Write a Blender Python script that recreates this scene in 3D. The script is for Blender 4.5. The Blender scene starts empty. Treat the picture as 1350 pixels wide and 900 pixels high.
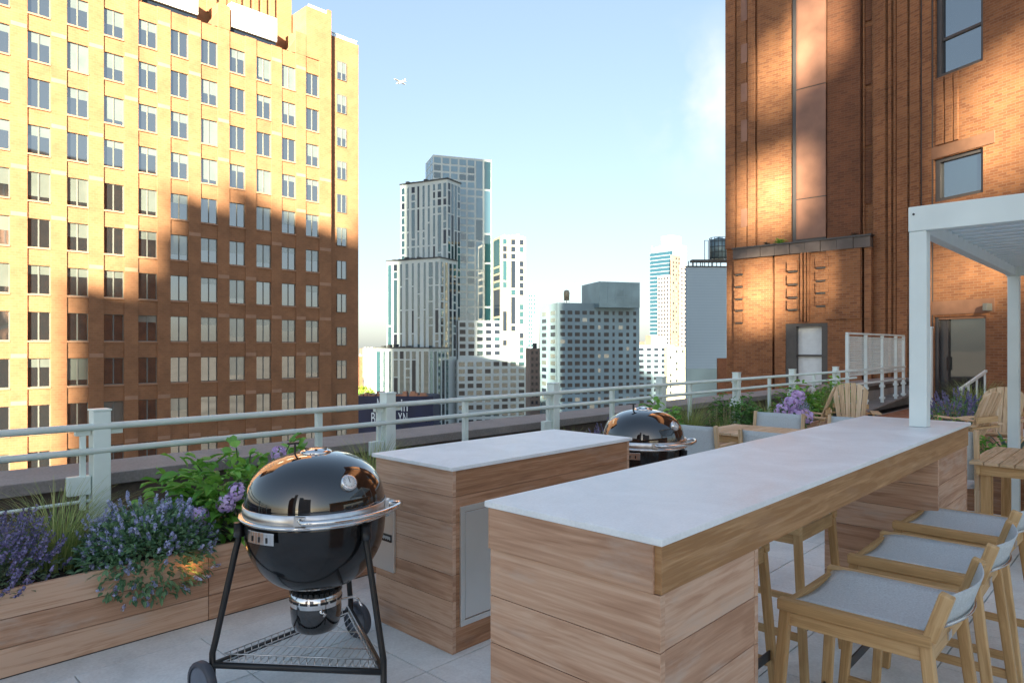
import bpy, bmesh, math, random
from mathutils import Vector, Matrix
R = random.Random(7)
sc = bpy.context.scene
col = sc.collection
rad = math.radians

# ------------------------------------------------------------------ camera, sky, sun, exposure
FW = rad(43.58)                                   # heading of the camera in the terrace's own grid
CF, SF = math.cos(FW), math.sin(FW)
cd = bpy.data.cameras.new('camera'); cam = bpy.data.objects.new('camera', cd); col.objects.link(cam)
cam.location = (0, 0, 1.5); cam.rotation_euler = (rad(90), 0, FW - rad(90))
cd.sensor_width = 36; cd.lens = 24.24; cd.shift_y = 0.0059; cd.clip_start = 0.05; cd.clip_end = 30000
sc.camera = cam
SUN_EL, SUN_AZ = 14.0, 215.0                      # azimuth (towards the sun) counter-clockwise from +X
TE = math.tan(rad(SUN_EL))
DX, DY = -math.cos(rad(SUN_AZ)), -math.sin(rad(SUN_AZ))     # horizontal travel of the light
w = bpy.data.worlds.new("World"); sc.world = w; w.use_nodes = True
nt = w.node_tree; nt.nodes.clear()
sky = nt.nodes.new('ShaderNodeTexSky'); sky.sky_type = 'NISHITA'; sky.sun_disc = False
sky.sun_elevation = rad(SUN_EL); sky.sun_rotation = math.atan2(-DX, -DY)
sky.air_density = 1.0; sky.dust_density = 1.3; sky.ozone_density = 3.2
_r, _t = (950 - 675) / 909, (458 - 138) / 909
_c = Vector((CF + SF * _r, SF - CF * _r, _t)).normalized(); CLOUD = tuple(_c)
bg = nt.nodes.new('ShaderNodeBackground'); bg.inputs[1].default_value = 0.05
wo = nt.nodes.new('ShaderNodeOutputWorld')
# one small soft cloud low in the sky, fixed in the sky's own directions
tcw = nt.nodes.new('ShaderNodeTexCoord'); nzw = nt.nodes.new('ShaderNodeTexNoise'); nzw.inputs['Scale'].default_value = 9; nzw.inputs['Detail'].default_value = 7
nt.links.new(tcw.outputs['Generated'], nzw.inputs['Vector'])
dst = nt.nodes.new('ShaderNodeVectorMath'); dst.operation = 'DISTANCE'
dst.inputs[1].default_value = CLOUD
nt.links.new(tcw.outputs['Generated'], dst.inputs[0])
m1 = nt.nodes.new('ShaderNodeMapRange'); m1.inputs[1].default_value = .02; m1.inputs[2].default_value = .13; m1.inputs[3].default_value = 1.0; m1.inputs[4].default_value = 0
nt.links.new(dst.outputs['Value'], m1.inputs[0])
m2 = nt.nodes.new('ShaderNodeMapRange'); m2.inputs[1].default_value = .38; m2.inputs[2].default_value = .62
nt.links.new(nzw.outputs[0], m2.inputs[0])
m3 = nt.nodes.new('ShaderNodeMath'); m3.operation = 'MULTIPLY'; nt.links.new(m1.outputs[0], m3.inputs[0]); nt.links.new(m2.outputs[0], m3.inputs[1])
m4 = nt.nodes.new('ShaderNodeMath'); m4.operation = 'MULTIPLY'; m4.inputs[1].default_value = .8; nt.links.new(m3.outputs[0], m4.inputs[0])
mxw = nt.nodes.new('ShaderNodeMixRGB'); mxw.inputs[2].default_value = (2.3, 2.3, 2.35, 1)
nt.links.new(m4.outputs[0], mxw.inputs[0]); gmw = nt.nodes.new('ShaderNodeGamma'); gmw.inputs[1].default_value = .53      # a softer, more even evening sky
nt.links.new(sky.outputs[0], gmw.inputs[0]); nt.links.new(gmw.outputs[0], mxw.inputs[1]); nt.links.new(mxw.outputs[0], bg.inputs[0]); nt.links.new(bg.outputs[0], wo.inputs[0])
sl = bpy.data.lights.new('sun', 'SUN'); sl.energy = 4.1; sl.angle = rad(.7); sl.color = (1, .87, .62)
so = bpy.data.objects.new('sun', sl); col.objects.link(so)
so.rotation_euler = Vector((DX * math.cos(rad(SUN_EL)), DY * math.cos(rad(SUN_EL)), -math.sin(rad(SUN_EL)))).to_track_quat('-Z', 'Y').to_euler()
so.location = (-20, -20, 40)
vs = sc.view_settings; vs.view_transform = 'Standard'; vs.look = 'None'; vs.gamma = 1; vs.use_curve_mapping = False
vs.exposure = 3.4

# ------------------------------------------------------------------ helpers
def at(px, py, F):
    r = (px - 675) / 909; t = (458 - py) / 909
    return Vector((F * (CF + SF * r), F * (SF - CF * r), 1.5 + F * t))
def zat(py, F): return 1.5 + (458 - py) / 909 * F

class MB:
    def __init__(s): s.v = []; s.f = []; s.uv = []; s.mi = []; s.rn = []; s.sm = []
    def face(s, pts, uvs, m=0, rn=None, sm=False):
        n = len(s.v); s.v += [tuple(p) for p in pts]; s.f.append(tuple(range(n, n + len(pts))))
        s.uv += list(uvs) if uvs else [(0, 0)] * len(pts)
        s.mi.append(m); s.rn.append(R.random() if rn is None else rn); s.sm.append(sm)
    def box(s, x0, x1, y0, y1, z0, z1, M=None, m=0, grain=False, rn=None):
        rn = R.random() if rn is None else rn
        c = [(x, y, z) for x in (x0, x1) for y in (y0, y1) for z in (z0, z1)]
        L = [x1 - x0, y1 - y0, z1 - z0]; ax = max(range(3), key=lambda i: L[i])
        ou, ov = (R.random() * 40, R.random() * 40) if grain else (0, 0)
        def uvof(p, drop):
            if grain:
                r = [i for i in range(3) if i != drop]
                if ax in r: a = ax; b = [i for i in r if i != ax][0]
                else: a, b = r
                return (p[a] + ou, p[b] + ov)
            if drop == 0: return (p[1], p[2])
            if drop == 1: return (p[0], p[2])
            return (p[0], p[1])
        n = len(s.v); s.v += [tuple(M @ Vector(p)) if M else p for p in c]
        for q, drop in (((0, 1, 3, 2), 0), ((4, 6, 7, 5), 0), ((0, 4, 5, 1), 1), ((2, 3, 7, 6), 1), ((0, 2, 6, 4), 2), ((1, 5, 7, 3), 2)):
            s.f.append(tuple(n + i for i in q)); s.uv += [uvof(c[i], drop) for i in q]
            s.mi.append(m); s.rn.append(rn); s.sm.append(False)
        return s
    def beam(s, a, b, w, h, up=(0, 0, 1), m=0, rn=None):
        a = Vector(a); b = Vector(b); x = (b - a); L = x.length; x.normalize(); up = Vector(up)
        y = up.cross(x); 
        if y.length < 1e-4: y = Vector((0, 1, 0)).cross(x)
        y.normalize(); z = x.cross(y)
        M = Matrix(((x.x, y.x, z.x, a.x), (x.y, y.y, z.y, a.y), (x.z, y.z, z.z, a.z), (0, 0, 0, 1)))
        return s.box(0, L, -w / 2, w / 2, -h / 2, h / 2, M, m, True, rn)
    def tube(s, pts, r, n=10, m=0, closed=False, caps=True):
        pts = [Vector(p) for p in pts]; N = len(pts); rs = r if isinstance(r, (list, tuple)) else [r] * N
        rings = []; pu = None; base = len(s.v); rn = R.random(); acc = 0
        for i, p in enumerate(pts):
            if closed: d = pts[(i + 1) % N] - pts[i - 1]
            else: d = pts[min(i + 1, N - 1)] - pts[max(i - 1, 0)]
            d.normalize()
            if pu is None: pu = Vector((0, 0, 1)) if abs(d.z) < .9 else Vector((1, 0, 0))
            x = pu - d * pu.dot(d); x.normalize(); pu = x; y = d.cross(x)
            for k in range(n):
                a = 2 * math.pi * k / n; s.v.append(tuple(p + (x * math.cos(a) + y * math.sin(a)) * rs[i]))
        for i in range(N if closed else N - 1):
            j = (i + 1) % N; L = (pts[j] - pts[i]).length
            for k in range(n):
                l = (k + 1) % n
                s.f.append((base + i * n + k, base + j * n + k, base + j * n + l, base + i * n + l))
                s.uv += [(acc, k / n * .2), (acc + L, k / n * .2), (acc + L, (k + 1) / n * .2), (acc, (k + 1) / n * .2)]
                s.mi.append(m); s.rn.append(rn); s.sm.append(True)
            acc += L
        if caps and not closed:
            for i0, rev in ((base, True), (base + (N - 1) * n, False)):
                q = [i0 + k for k in range(n)]
                if rev: q.reverse()
                s.f.append(tuple(q)); s.uv += [(0, 0)] * n; s.mi.append(m); s.rn.append(rn); s.sm.append(False)
        return s
    def lathe(s, prof, c=(0, 0, 0), n=48, m=0, a0=0, a1=360, axis=None):
        base = len(s.v); c = Vector(c); full = abs(a1 - a0) >= 360; cnt = n if full else n + 1
        M = Matrix.Identity(3)
        if axis: M = Vector(axis).to_track_quat('Z', 'Y').to_matrix()
        for (r, z) in prof:
            for k in range(cnt):
                a = rad(a0 + (a1 - a0) * k / n); s.v.append(tuple(c + M @ Vector((r * math.cos(a), r * math.sin(a), z))))
        for i in range(len(prof) - 1):
            for k in range(n):
                l = (k + 1) % cnt
                s.f.append((base + i * cnt + k, base + i * cnt + l, base + (i + 1) * cnt + l, base + (i + 1) * cnt + k))
                s.uv += [(k / n, prof[i][1]), ((k + 1) / n, prof[i][1]), ((k + 1) / n, prof[i + 1][1]), (k / n, prof[i + 1][1])]
                s.mi.append(m); s.rn.append(.5); s.sm.append(True)
        return s
    def build(s, name, mats, parent=None, bevel=0, loc=None, weld=False):
        me = bpy.data.meshes.new(name); me.from_pydata(s.v, [], s.f)
        for mt in (mats if isinstance(mats, (list, tuple)) else [mats]): me.materials.append(mt)
        ul = me.uv_layers.new(name='UVMap'); ul.data.foreach_set('uv', [c for p in s.uv for c in p])
        me.polygons.foreach_set('material_index', s.mi); me.polygons.foreach_set('use_smooth', s.sm)
        at_ = me.attributes.new('rnd', 'FLOAT', 'FACE'); at_.data.foreach_set('value', s.rn)
        if weld:
            bm = bmesh.new(); bm.from_mesh(me); bmesh.ops.remove_doubles(bm, verts=bm.verts, dist=1e-5); bm.to_mesh(me); bm.free()
        me.update()
        o = bpy.data.objects.new(name, me); col.objects.link(o)
        if parent: o.parent = parent
        if loc: o.location = loc
        if bevel:
            b = o.modifiers.new('bevel', 'BEVEL'); b.width = bevel; b.segments = 2; b.limit_method = 'ANGLE'; b.angle_limit = rad(50)
        return o
def tag(o, label=None, cat=None, group=None, kind=None):
    if label: o['label'] = label
    if cat: o['category'] = cat
    if group: o['group'] = group
    if kind: o['kind'] = kind
    return o
def thing(name, label, cat, loc=(0, 0, 0), rz=0, group=None):
    o = bpy.data.objects.new(name, None); col.objects.link(o); o.location = loc; o.rotation_euler = (0, 0, rz)
    o.empty_display_size = .1
    return tag(o, label, cat, group)
def copy_thing(o, loc, rz, label):
    c = o.copy(); col.objects.link(c); c.location = loc; c.rotation_euler = (0, 0, rz); c['label'] = label
    for ch in list(o.children):
        d = ch.copy(); col.objects.link(d); d.parent = c
        for g in list(ch.children):
            e = g.copy(); col.objects.link(e); e.parent = d
    return c
def frameM(o, ang):                                # local x along ang, local y = x rotated +90
    c, s_ = math.cos(ang), math.sin(ang)
    return Matrix(((c, -s_, 0, o[0]), (s_, c, 0, o[1]), (0, 0, 1, o[2] if len(o) > 2 else 0), (0, 0, 0, 1)))

# ------------------------------------------------------------------ materials
def newmat(name):
    m = bpy.data.materials.new(name); m.use_nodes = True
    return m, m.node_tree, m.node_tree.nodes['Principled BSDF']
def nd(t, ty, **k):
    n = t.nodes.new(ty)
    for a, b in k.items(): setattr(n, a, b)
    return n
def plain(name, c, rough=.5, metal=0, var=.06, scale=6, bump=0, ior=None, coat=0, spec=None):
    m, t, b = newmat(name)
    tc = nd(t, 'ShaderNodeTexCoord'); nz = nd(t, 'ShaderNodeTexNoise'); nz.inputs['Scale'].default_value = scale; nz.inputs['Detail'].default_value = 6
    t.links.new(tc.outputs['Object'], nz.inputs['Vector'])
    mr = nd(t, 'ShaderNodeMapRange'); mr.inputs[1].default_value = .3; mr.inputs[2].default_value = .7; mr.inputs[3].default_value = 1 - var * 2; mr.inputs[4].default_value = 1 + var * 2
    t.links.new(nz.outputs[0], mr.inputs[0])
    mx = nd(t, 'ShaderNodeMixRGB', blend_type='MULTIPLY'); mx.inputs[0].default_value = 1; mx.inputs[1].default_value = (*c, 1)
    t.links.new(mr.outputs[0], mx.inputs[2]); t.links.new(mx.outputs[0], b.inputs['Base Color'])
    b.inputs['Roughness'].default_value = rough; b.inputs['Metallic'].default_value = metal
    if ior: b.inputs['IOR'].default_value = ior
    if coat: b.inputs['Coat Weight'].default_value = coat; b.inputs['Coat Roughness'].default_value = .03
    if spec is not None: b.inputs['Specular IOR Level'].default_value = spec
    if bump:
        bp = nd(t, 'ShaderNodeBump'); bp.inputs['Strength'].default_value = bump; bp.inputs['Distance'].default_value = .01
        t.links.new(nz.outputs[0], bp.inputs['Height']); t.links.new(bp.outputs[0], b.inputs['Normal'])
    return m
def wood(name, c1, c2, c3, rough=.6, fine=1.0, silver=0.0, knots=True):
    m, t, b = newmat(name); L = t.links.new
    uv = nd(t, 'ShaderNodeUVMap'); at_ = nd(t, 'ShaderNodeAttribute', attribute_name='rnd')
    mp = nd(t, 'ShaderNodeMapping'); mp.inputs['Scale'].default_value = (1.2 * fine, 9 * fine, 1); L(uv.outputs[0], mp.inputs[0])
    n1 = nd(t, 'ShaderNodeTexNoise'); n1.inputs['Scale'].default_value = 1.6; n1.inputs['Detail'].default_value = 5; n1.inputs['Distortion'].default_value = 1.4; L(mp.outputs[0], n1.inputs['Vector'])
    wv = nd(t, 'ShaderNodeMath', operation='MULTIPLY'); wv.inputs[1].default_value = 9; L(n1.outputs[0], wv.inputs[0])
    fr = nd(t, 'ShaderNodeMath', operation='SINE'); 
    w2 = nd(t, 'ShaderNodeMath', operation='MULTIPLY'); w2.inputs[1].default_value = 3.1; L(wv.outputs[0], w2.inputs[0]); L(w2.outputs[0], fr.inputs[0])
    mp2 = nd(t, 'ShaderNodeMapping'); mp2.inputs['Scale'].default_value = (4 * fine, 110 * fine, 1); L(uv.outputs[0], mp2.inputs[0])
    n2 = nd(t, 'ShaderNodeTexNoise'); n2.inputs['Scale'].default_value = 1; n2.inputs['Detail'].default_value = 3; L(mp2.outputs[0], n2.inputs['Vector'])
    a1 = nd(t, 'ShaderNodeMath', operation='MULTIPLY_ADD'); a1.inputs[1].default_value = .03; L(fr.outputs[0], a1.inputs[0])
    mp4 = nd(t, 'ShaderNodeMapping'); mp4.inputs['Scale'].default_value = (1.4 * fine, 34 * fine, 1); L(uv.outputs[0], mp4.inputs[0])
    n4 = nd(t, 'ShaderNodeTexNoise'); n4.inputs['Scale'].default_value = 1; n4.inputs['Detail'].default_value = 4; n4.inputs['Distortion'].default_value = .6; L(mp4.outputs[0], n4.inputs['Vector'])
    h1 = nd(t, 'ShaderNodeMath', operation='MULTIPLY'); h1.inputs[1].default_value = .5; L(n1.outputs[0], h1.inputs[0])
    h2 = nd(t, 'ShaderNodeMath', operation='MULTIPLY_ADD'); h2.inputs[1].default_value = .5; L(n4.outputs[0], h2.inputs[0]); L(h1.outputs[0], h2.inputs[2]); L(h2.outputs[0], a1.inputs[2])
    a2 = nd(t, 'ShaderNodeMath', operation='MULTIPLY_ADD'); a2.inputs[1].default_value = .46; L(n2.outputs[0], a2.inputs[0]); L(a1.outputs[0], a2.inputs[2])
    rm = nd(t, 'ShaderNodeMath', operation='MULTIPLY_ADD'); rm.inputs[1].default_value = .24; L(at_.outputs['Fac'], rm.inputs[0]); L(a2.outputs[0], rm.inputs[2])
    cr = nd(t, 'ShaderNodeValToRGB'); e = cr.color_ramp.elements; e[0].position = .66; e[0].color = (*c1, 1); e[1].position = 1.06; e[1].color = (*c3, 1)
    x = cr.color_ramp.elements.new(.85); x.color = (*c2, 1); L(rm.outputs[0], cr.inputs[0])
    last = cr.outputs[0]
    if silver:
        n3 = nd(t, 'ShaderNodeTexNoise'); n3.inputs['Scale'].default_value = 2.2; n3.inputs['Detail'].default_value = 7; n3.inputs['Roughness'].default_value = .65
        mp3 = nd(t, 'ShaderNodeMapping'); mp3.inputs['Scale'].default_value = (1.1, 3.5, 1); L(uv.outputs[0], mp3.inputs[0]); L(mp3.outputs[0], n3.inputs['Vector'])
        c3r = nd(t, 'ShaderNodeValToRGB'); c3r.color_ramp.elements[0].position = .54; c3r.color_ramp.elements[1].position = .72; c3r.color_ramp.elements[1].color = (silver,) * 3 + (1,)
        L(n3.outputs[0], c3r.inputs[0])
        mx = nd(t, 'ShaderNodeMixRGB'); mx.inputs[2].default_value = (.50, .40, .33, 1); L(c3r.outputs[0], mx.inputs[0]); L(last, mx.inputs[1]); last = mx.outputs[0]
    L(last, b.inputs['Base Color']); b.inputs['Roughness'].default_value = rough; b.inputs['Specular IOR Level'].default_value = .3
    bp = nd(t, 'ShaderNodeBump'); bp.inputs['Strength'].default_value = .25; bp.inputs['Distance'].default_value = .004; L(a2.outputs[0], bp.inputs['Height']); L(bp.outputs[0], b.inputs['Normal'])
    return m
def brick(name, c1, c2, mortar, bw=.203, rh=.0677, ms=.006, bump=.5, stain=.35, rough=.85):
    m, t, b = newmat(name); L = t.links.new
    uv = nd(t, 'ShaderNodeUVMap'); br = nd(t, 'ShaderNodeTexBrick'); br.inputs['Scale'].default_value = 1
    br.inputs['Brick Width'].default_value = bw; br.inputs['Row Height'].default_value = rh; br.inputs['Mortar Size'].default_value = ms; br.inputs['Mortar Smooth'].default_value = .3
    br.inputs['Color1'].default_value = (*c1, 1); br.inputs['Color2'].default_value = (*c2, 1); br.inputs['Mortar'].default_value = (*mortar, 1)
    br.inputs['Bias'].default_value = -.1
    L(uv.outputs[0], br.inputs['Vector'])
    n1 = nd(t, 'ShaderNodeTexNoise'); n1.inputs['Scale'].default_value = .5; n1.inputs['Detail'].default_value = 8; n1.inputs['Roughness'].default_value = .65; L(uv.outputs[0], n1.inputs['Vector'])
    mr = nd(t, 'ShaderNodeMapRange'); mr.inputs[1].default_value = .3; mr.inputs[2].default_value = .7; mr.inputs[3].default_value = 1 - stain; mr.inputs[4].default_value = 1 + stain * .7; L(n1.outputs[0], mr.inputs[0])
    mx = nd(t, 'ShaderNodeMixRGB', blend_type='MULTIPLY'); mx.inputs[0].default_value = 1; L(br.outputs['Color'], mx.inputs[1]); L(mr.outputs[0], mx.inputs[2])
    L(mx.outputs[0], b.inputs['Base Color']); b.inputs['Roughness'].default_value = rough
    if bump:
        bp = nd(t, 'ShaderNodeBump'); bp.inputs['Strength'].default_value = bump; bp.inputs['Distance'].default_value = .01; bp.invert = True
        L(br.outputs['Fac'], bp.inputs['Height']); L(bp.outputs[0], b.inputs['Normal'])
    return m
def glass(name, c=(.02, .03, .04), ior=2.3, rough=.03, wob=.02, scale=.6):
    m, t, b = newmat(name); L = t.links.new
    b.inputs['Base Color'].default_value = (*c, 1); b.inputs['Roughness'].default_value = rough; b.inputs['IOR'].default_value = ior
    tc = nd(t, 'ShaderNodeTexCoord'); nz = nd(t, 'ShaderNodeTexNoise'); nz.inputs['Scale'].default_value = scale; L(tc.outputs['Object'], nz.inputs['Vector'])
    bp = nd(t, 'ShaderNodeBump'); bp.inputs['Strength'].default_value = wob; bp.inputs['Distance'].default_value = .3; L(nz.outputs[0], bp.inputs['Height']); L(bp.outputs[0], b.inputs['Normal'])
    return m
def leafmat(name, c, c2, rough=.5, trans=.25):
    m, t, b = newmat(name); L = t.links.new
    at_ = nd(t, 'ShaderNodeAttribute', attribute_name='rnd'); mx = nd(t, 'ShaderNodeMixRGB'); mx.inputs[1].default_value = (*c, 1); mx.inputs[2].default_value = (*c2, 1)
    L(at_.outputs['Fac'], mx.inputs[0]); L(mx.outputs[0], b.inputs['Base Color']); b.inputs['Roughness'].default_value = rough
    tr = nd(t, 'ShaderNodeBsdfTranslucent'); L(mx.outputs[0], tr.inputs[0]); ms = nd(t, 'ShaderNodeMixShader'); ms.inputs[0].default_value = trans
    out = t.nodes['Material Output']; L(b.outputs[0], ms.inputs[1]); L(tr.outputs[0], ms.inputs[2]); L(ms.outputs[0], out.inputs[0])
    return m
M_ipe = wood('ipe_planks', (.37, .205, .125), (.50, .305, .20), (.60, .40, .28), silver=.8)
M_ipe_dark = wood('ipe_planks_deep', (.26, .125, .066), (.37, .19, .10), (.48, .265, .155), silver=.35)
M_apron = wood('oiled_apron', (.32, .17, .072), (.43, .25, .12), (.53, .335, .175), silver=.15, fine=1.25)
M_teak = wood('teak', (.42, .255, .11), (.53, .335, .155), (.62, .42, .215), rough=.55, fine=1.6)
M_teak_pale = wood('teak_weathered', (.45, .30, .17), (.60, .42, .25), (.70, .53, .35), rough=.65, fine=1.4)
M_deck = wood('deck_boards', (.26, .11, .06), (.35, .155, .085), (.42, .20, .12), rough=.95)
def stone(name, c, var, scale, rough=.55, speck=0.0):
    m, t, b = newmat(name); L = t.links.new
    tc = nd(t, 'ShaderNodeTexCoord'); at_ = nd(t, 'ShaderNodeAttribute', attribute_name='rnd')
    n1 = nd(t, 'ShaderNodeTexNoise'); n1.inputs['Scale'].default_value = scale; n1.inputs['Detail'].default_value = 9; n1.inputs['Roughness'].default_value = .7; n1.inputs['Distortion'].default_value = .5
    L(tc.outputs['Object'], n1.inputs['Vector'])
    n2 = nd(t, 'ShaderNodeTexNoise'); n2.inputs['Scale'].default_value = scale * 40; n2.inputs['Detail'].default_value = 2; L(tc.outputs['Object'], n2.inputs['Vector'])
    ad = nd(t, 'ShaderNodeMath', operation='MULTIPLY_ADD'); ad.inputs[1].default_value = speck; L(n2.outputs[0], ad.inputs[0]); L(n1.outputs[0], ad.inputs[2])
    a3 = nd(t, 'ShaderNodeMath', operation='MULTIPLY_ADD'); a3.inputs[1].default_value = .12; L(at_.outputs['Fac'], a3.inputs[0]); L(ad.outputs[0], a3.inputs[2])
    mr = nd(t, 'ShaderNodeMapRange'); mr.inputs[1].default_value = .35 + speck * .5; mr.inputs[2].default_value = .75 + speck * .5; mr.inputs[3].default_value = 1 - var; mr.inputs[4].default_value = 1 + var; L(a3.outputs[0], mr.inputs[0])
    mx = nd(t, 'ShaderNodeMixRGB', blend_type='MULTIPLY'); mx.inputs[0].default_value = 1; mx.inputs[1].default_value = (*c, 1); L(mr.outputs[0], mx.inputs[2])
    L(mx.outputs[0], b.inputs['Base Color'])
    mr2 = nd(t, 'ShaderNodeMapRange'); mr2.inputs[1].default_value = .3; mr2.inputs[2].default_value = .7; mr2.inputs[3].default_value = rough - .12; mr2.inputs[4].default_value = rough + .12; L(n1.outputs[0], mr2.inputs[0]); L(mr2.outputs[0], b.inputs['Roughness'])
    bp = nd(t, 'ShaderNodeBump'); bp.inputs['Strength'].default_value = .12; bp.inputs['Distance'].default_value = .003; L(n2.outputs[0], bp.inputs['Height']); L(bp.outputs[0], b.inputs['Normal'])
    return m
M_paver = stone('concrete_paver', (.66, .69, .68), .22, 1.7, .62, .3)
M_slab = stone('porcelain_slab', (.79, .82, .83), .12, 3.2, .45, .35)
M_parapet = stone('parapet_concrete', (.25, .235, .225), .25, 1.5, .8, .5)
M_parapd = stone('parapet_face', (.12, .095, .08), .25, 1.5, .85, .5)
M_white = plain('painted_white', (.70, .78, .77), .42, var=.03, scale=3)
M_rail = plain('painted_rail', (.70, .80, .77), .4, var=.04, scale=5)
M_alu = plain('painted_louvre', (.62, .68, .68), .4, var=.02)
M_black = plain('black_enamel', (.003, .003, .004), .05, var=.0, coat=1, ior=1.7)
M_bowl = plain('bowl_enamel', (.006, .006, .007), .16, var=.0, coat=.3)
M_blackm = plain('black_satin', (.012, .012, .013), .35, var=.1)
M_steel = plain('brushed_steel', (.62, .61, .60), .28, 1, .08, 14)
M_chrome = plain('polished_steel', (.75, .74, .73), .12, 1, .03)
def brushed(name, c, rough):
    m, t, b = newmat(name); L = t.links.new
    tc = nd(t, 'ShaderNodeTexCoord'); mp = nd(t, 'ShaderNodeMapping'); mp.inputs['Scale'].default_value = (90, 90, 1.5); L(tc.outputs['Object'], mp.inputs[0])
    n = nd(t, 'ShaderNodeTexNoise'); n.inputs['Scale'].default_value = 2; n.inputs['Detail'].default_value = 4; L(mp.outputs[0], n.inputs['Vector'])
    mr = nd(t, 'ShaderNodeMapRange'); mr.inputs[3].default_value = rough - .1; mr.inputs[4].default_value = rough + .15; L(n.outputs[0], mr.inputs[0]); L(mr.outputs[0], b.inputs['Roughness'])
    b.inputs['Base Color'].default_value = (*c, 1); b.inputs['Metallic'].default_value = 1; b.inputs['Anisotropic'].default_value = .6
    return m
M_door = brushed('cabinet_steel', (.78, .80, .79), .42)
M_sling = plain('grey_sling', (.52, .57, .59), .75, var=.07, scale=160, bump=.3)
M_slingd = plain('grey_sling_back', (.50, .54, .55), .75, var=.07, scale=160, bump=.3)
M_dial = plain('dial_face', (.75, .75, .73), .3, var=.05, scale=60)
M_rubber = plain('wheel_rubber', (.06, .065, .08), .5, var=.1)
M_hub = plain('wheel_hub', (.13, .15, .19), .45, var=.1)
M_soil = plain('soil', (.035, .025, .02), .95, var=.3, scale=30, bump=1)
M_brick = brick('red_brown_brick', (.30, .125, .050), (.19, .070, .029), (.28, .17, .105), stain=.35)
M_brickd = brick('deep_brown_brick', (.18, .066, .028), (.12, .042, .02), (.18, .10, .06), stain=.3)
M_copper = plain('terracotta_panel', (.26, .13, .085), .45, var=.12, scale=1.5)
M_band = plain('lead_band', (.11, .085, .075), .45, var=.2, scale=2)
M_lint = plain('pink_stone', (.22, .11, .065), .8, var=.08, scale=3)
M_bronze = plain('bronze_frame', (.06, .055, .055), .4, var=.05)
M_glass = glass('window_glass', (.01, .02, .03), 3.6)
M_dglass = glass('door_glass', (.05, .05, .045), 2.2)
M_shade = plain('roller_shade', (.70, .74, .76), .5, var=.03)
M_tan = brick('tan_brick', (.27, .13, .062), (.235, .11, .052), (.26, .14, .08), bw=.4, rh=.2, ms=.02, bump=.2, stain=.22)
M_tan2 = brick('tan_brick_spandrel', (.225, .10, .05), (.20, .088, .044), (.22, .12, .068), bw=.4, rh=.2, ms=.02, bump=.2, stain=.22)
M_tanblock = plain('pale_block', (.34, .20, .13), .85, var=.06, scale=1)
M_blind = plain('window_blind', (.13, .155, .145), .12, var=.05, scale=.8, ior=3.0)
M_lglass = glass('office_glass', (.02, .025, .03), 4.0, wob=.05, scale=.25)
M_lframe = plain('window_frame_grey', (.13, .135, .125), .5, var=.03)
M_twhite = plain('pale_facade', (.38, .44, .46), .55, var=.04, scale=.05)
M_tcream = plain('cream_facade', (.22, .21, .165), .6, var=.04, scale=.05)
M_tglass = glass('teal_glass', (.012, .05, .065), 2.2, wob=.04, scale=.08)
M_sglass = glass('sky_glass', (.07, .16, .22), 2.2, wob=.05, scale=.05)
M_dkglass = glass('dark_window', (.012, .018, .03), 1.5, wob=.05, scale=.1)
M_midc = plain('blue_grey_concrete', (.15, .23, .285), .6, var=.08, scale=.08)
M_mech = plain('metal_panel', (.15, .225, .265), .35, metal=.3, var=.12, scale=.12)
M_slabw = plain('white_cladding', (.24, .33, .42), .6, var=.03, scale=.05)
M_blueg = glass('blue_curtain_glass', (.012, .05, .08), 2.2, wob=.03, scale=.05)
M_pinkc = plain('pale_pink_facade', (.19, .14, .115), .7, var=.08, scale=.1)
M_dkcon = plain('grey_brown_facade', (.30, .27, .27), .7, var=.1, scale=.1)
M_dark = plain('dark_ironwork', (.03, .035, .04), .6, var=.1)
M_blue = plain('navy_hoarding', (.003, .009, .045), .6, var=.15, scale=.15)
M_letter = plain('hoarding_letters', (.6, .68, .75), .6, var=.05)
M_city = plain('city_ground', (.12, .115, .11), .9, var=.3, scale=.02)
M_roofr = plain('red_brown_roofing', (.28, .14, .09), .85, var=.25, scale=.3)
L_hyd = leafmat('hydrangea_leaf', (.10, .30, .04), (.26, .52, .09))
L_dark = leafmat('shrub_leaf', (.06, .17, .035), (.14, .32, .07))
L_mint = leafmat('catmint_leaf', (.10, .22, .12), (.25, .42, .22))
L_grass = leafmat('grass_blade', (.18, .28, .07), (.45, .50, .18))
L_dry = leafmat('dry_plume', (.40, .36, .20), (.60, .52, .33))
L_lav = leafmat('lavender_stem', (.11, .17, .09), (.22, .30, .16))
F_blue = leafmat('catmint_flower', (.34, .38, .64), (.60, .63, .85), trans=.3)
F_purp = leafmat('lavender_flower', (.16, .14, .30), (.32, .29, .52), trans=.2)
F_lil = leafmat('hydrangea_petal', (.56, .40, .74), (.78, .62, .90), trans=.3)
F_white = leafmat('white_petal', (.6, .6, .6), (.8, .8, .78), trans=.3)
L_tree = leafmat('far_tree_leaf', (.10, .18, .02), (.22, .30, .03), trans=.3)
L_agave = leafmat('agave_leaf', (.10, .15, .13), (.18, .24, .20), trans=.1)
M_bark = plain('bark', (.10, .07, .05), .9, var=.2)
M_pot = plain('zinc_pot', (.33, .37, .42), .45, .3, .1)
M_airp = plain('aircraft_white', (.8, .8, .78), .35, var=.02)

# ------------------------------------------------------------------ the ground
g = MB(); g.face([(-9000, -9000, -38), (9000, -9000, -38), (9000, 9000, -38), (-9000, 9000, -38)], [(0, 0), (9, 0), (9, 9), (0, 9)])
tag(g.build('ground', M_city), kind='structure')
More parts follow.
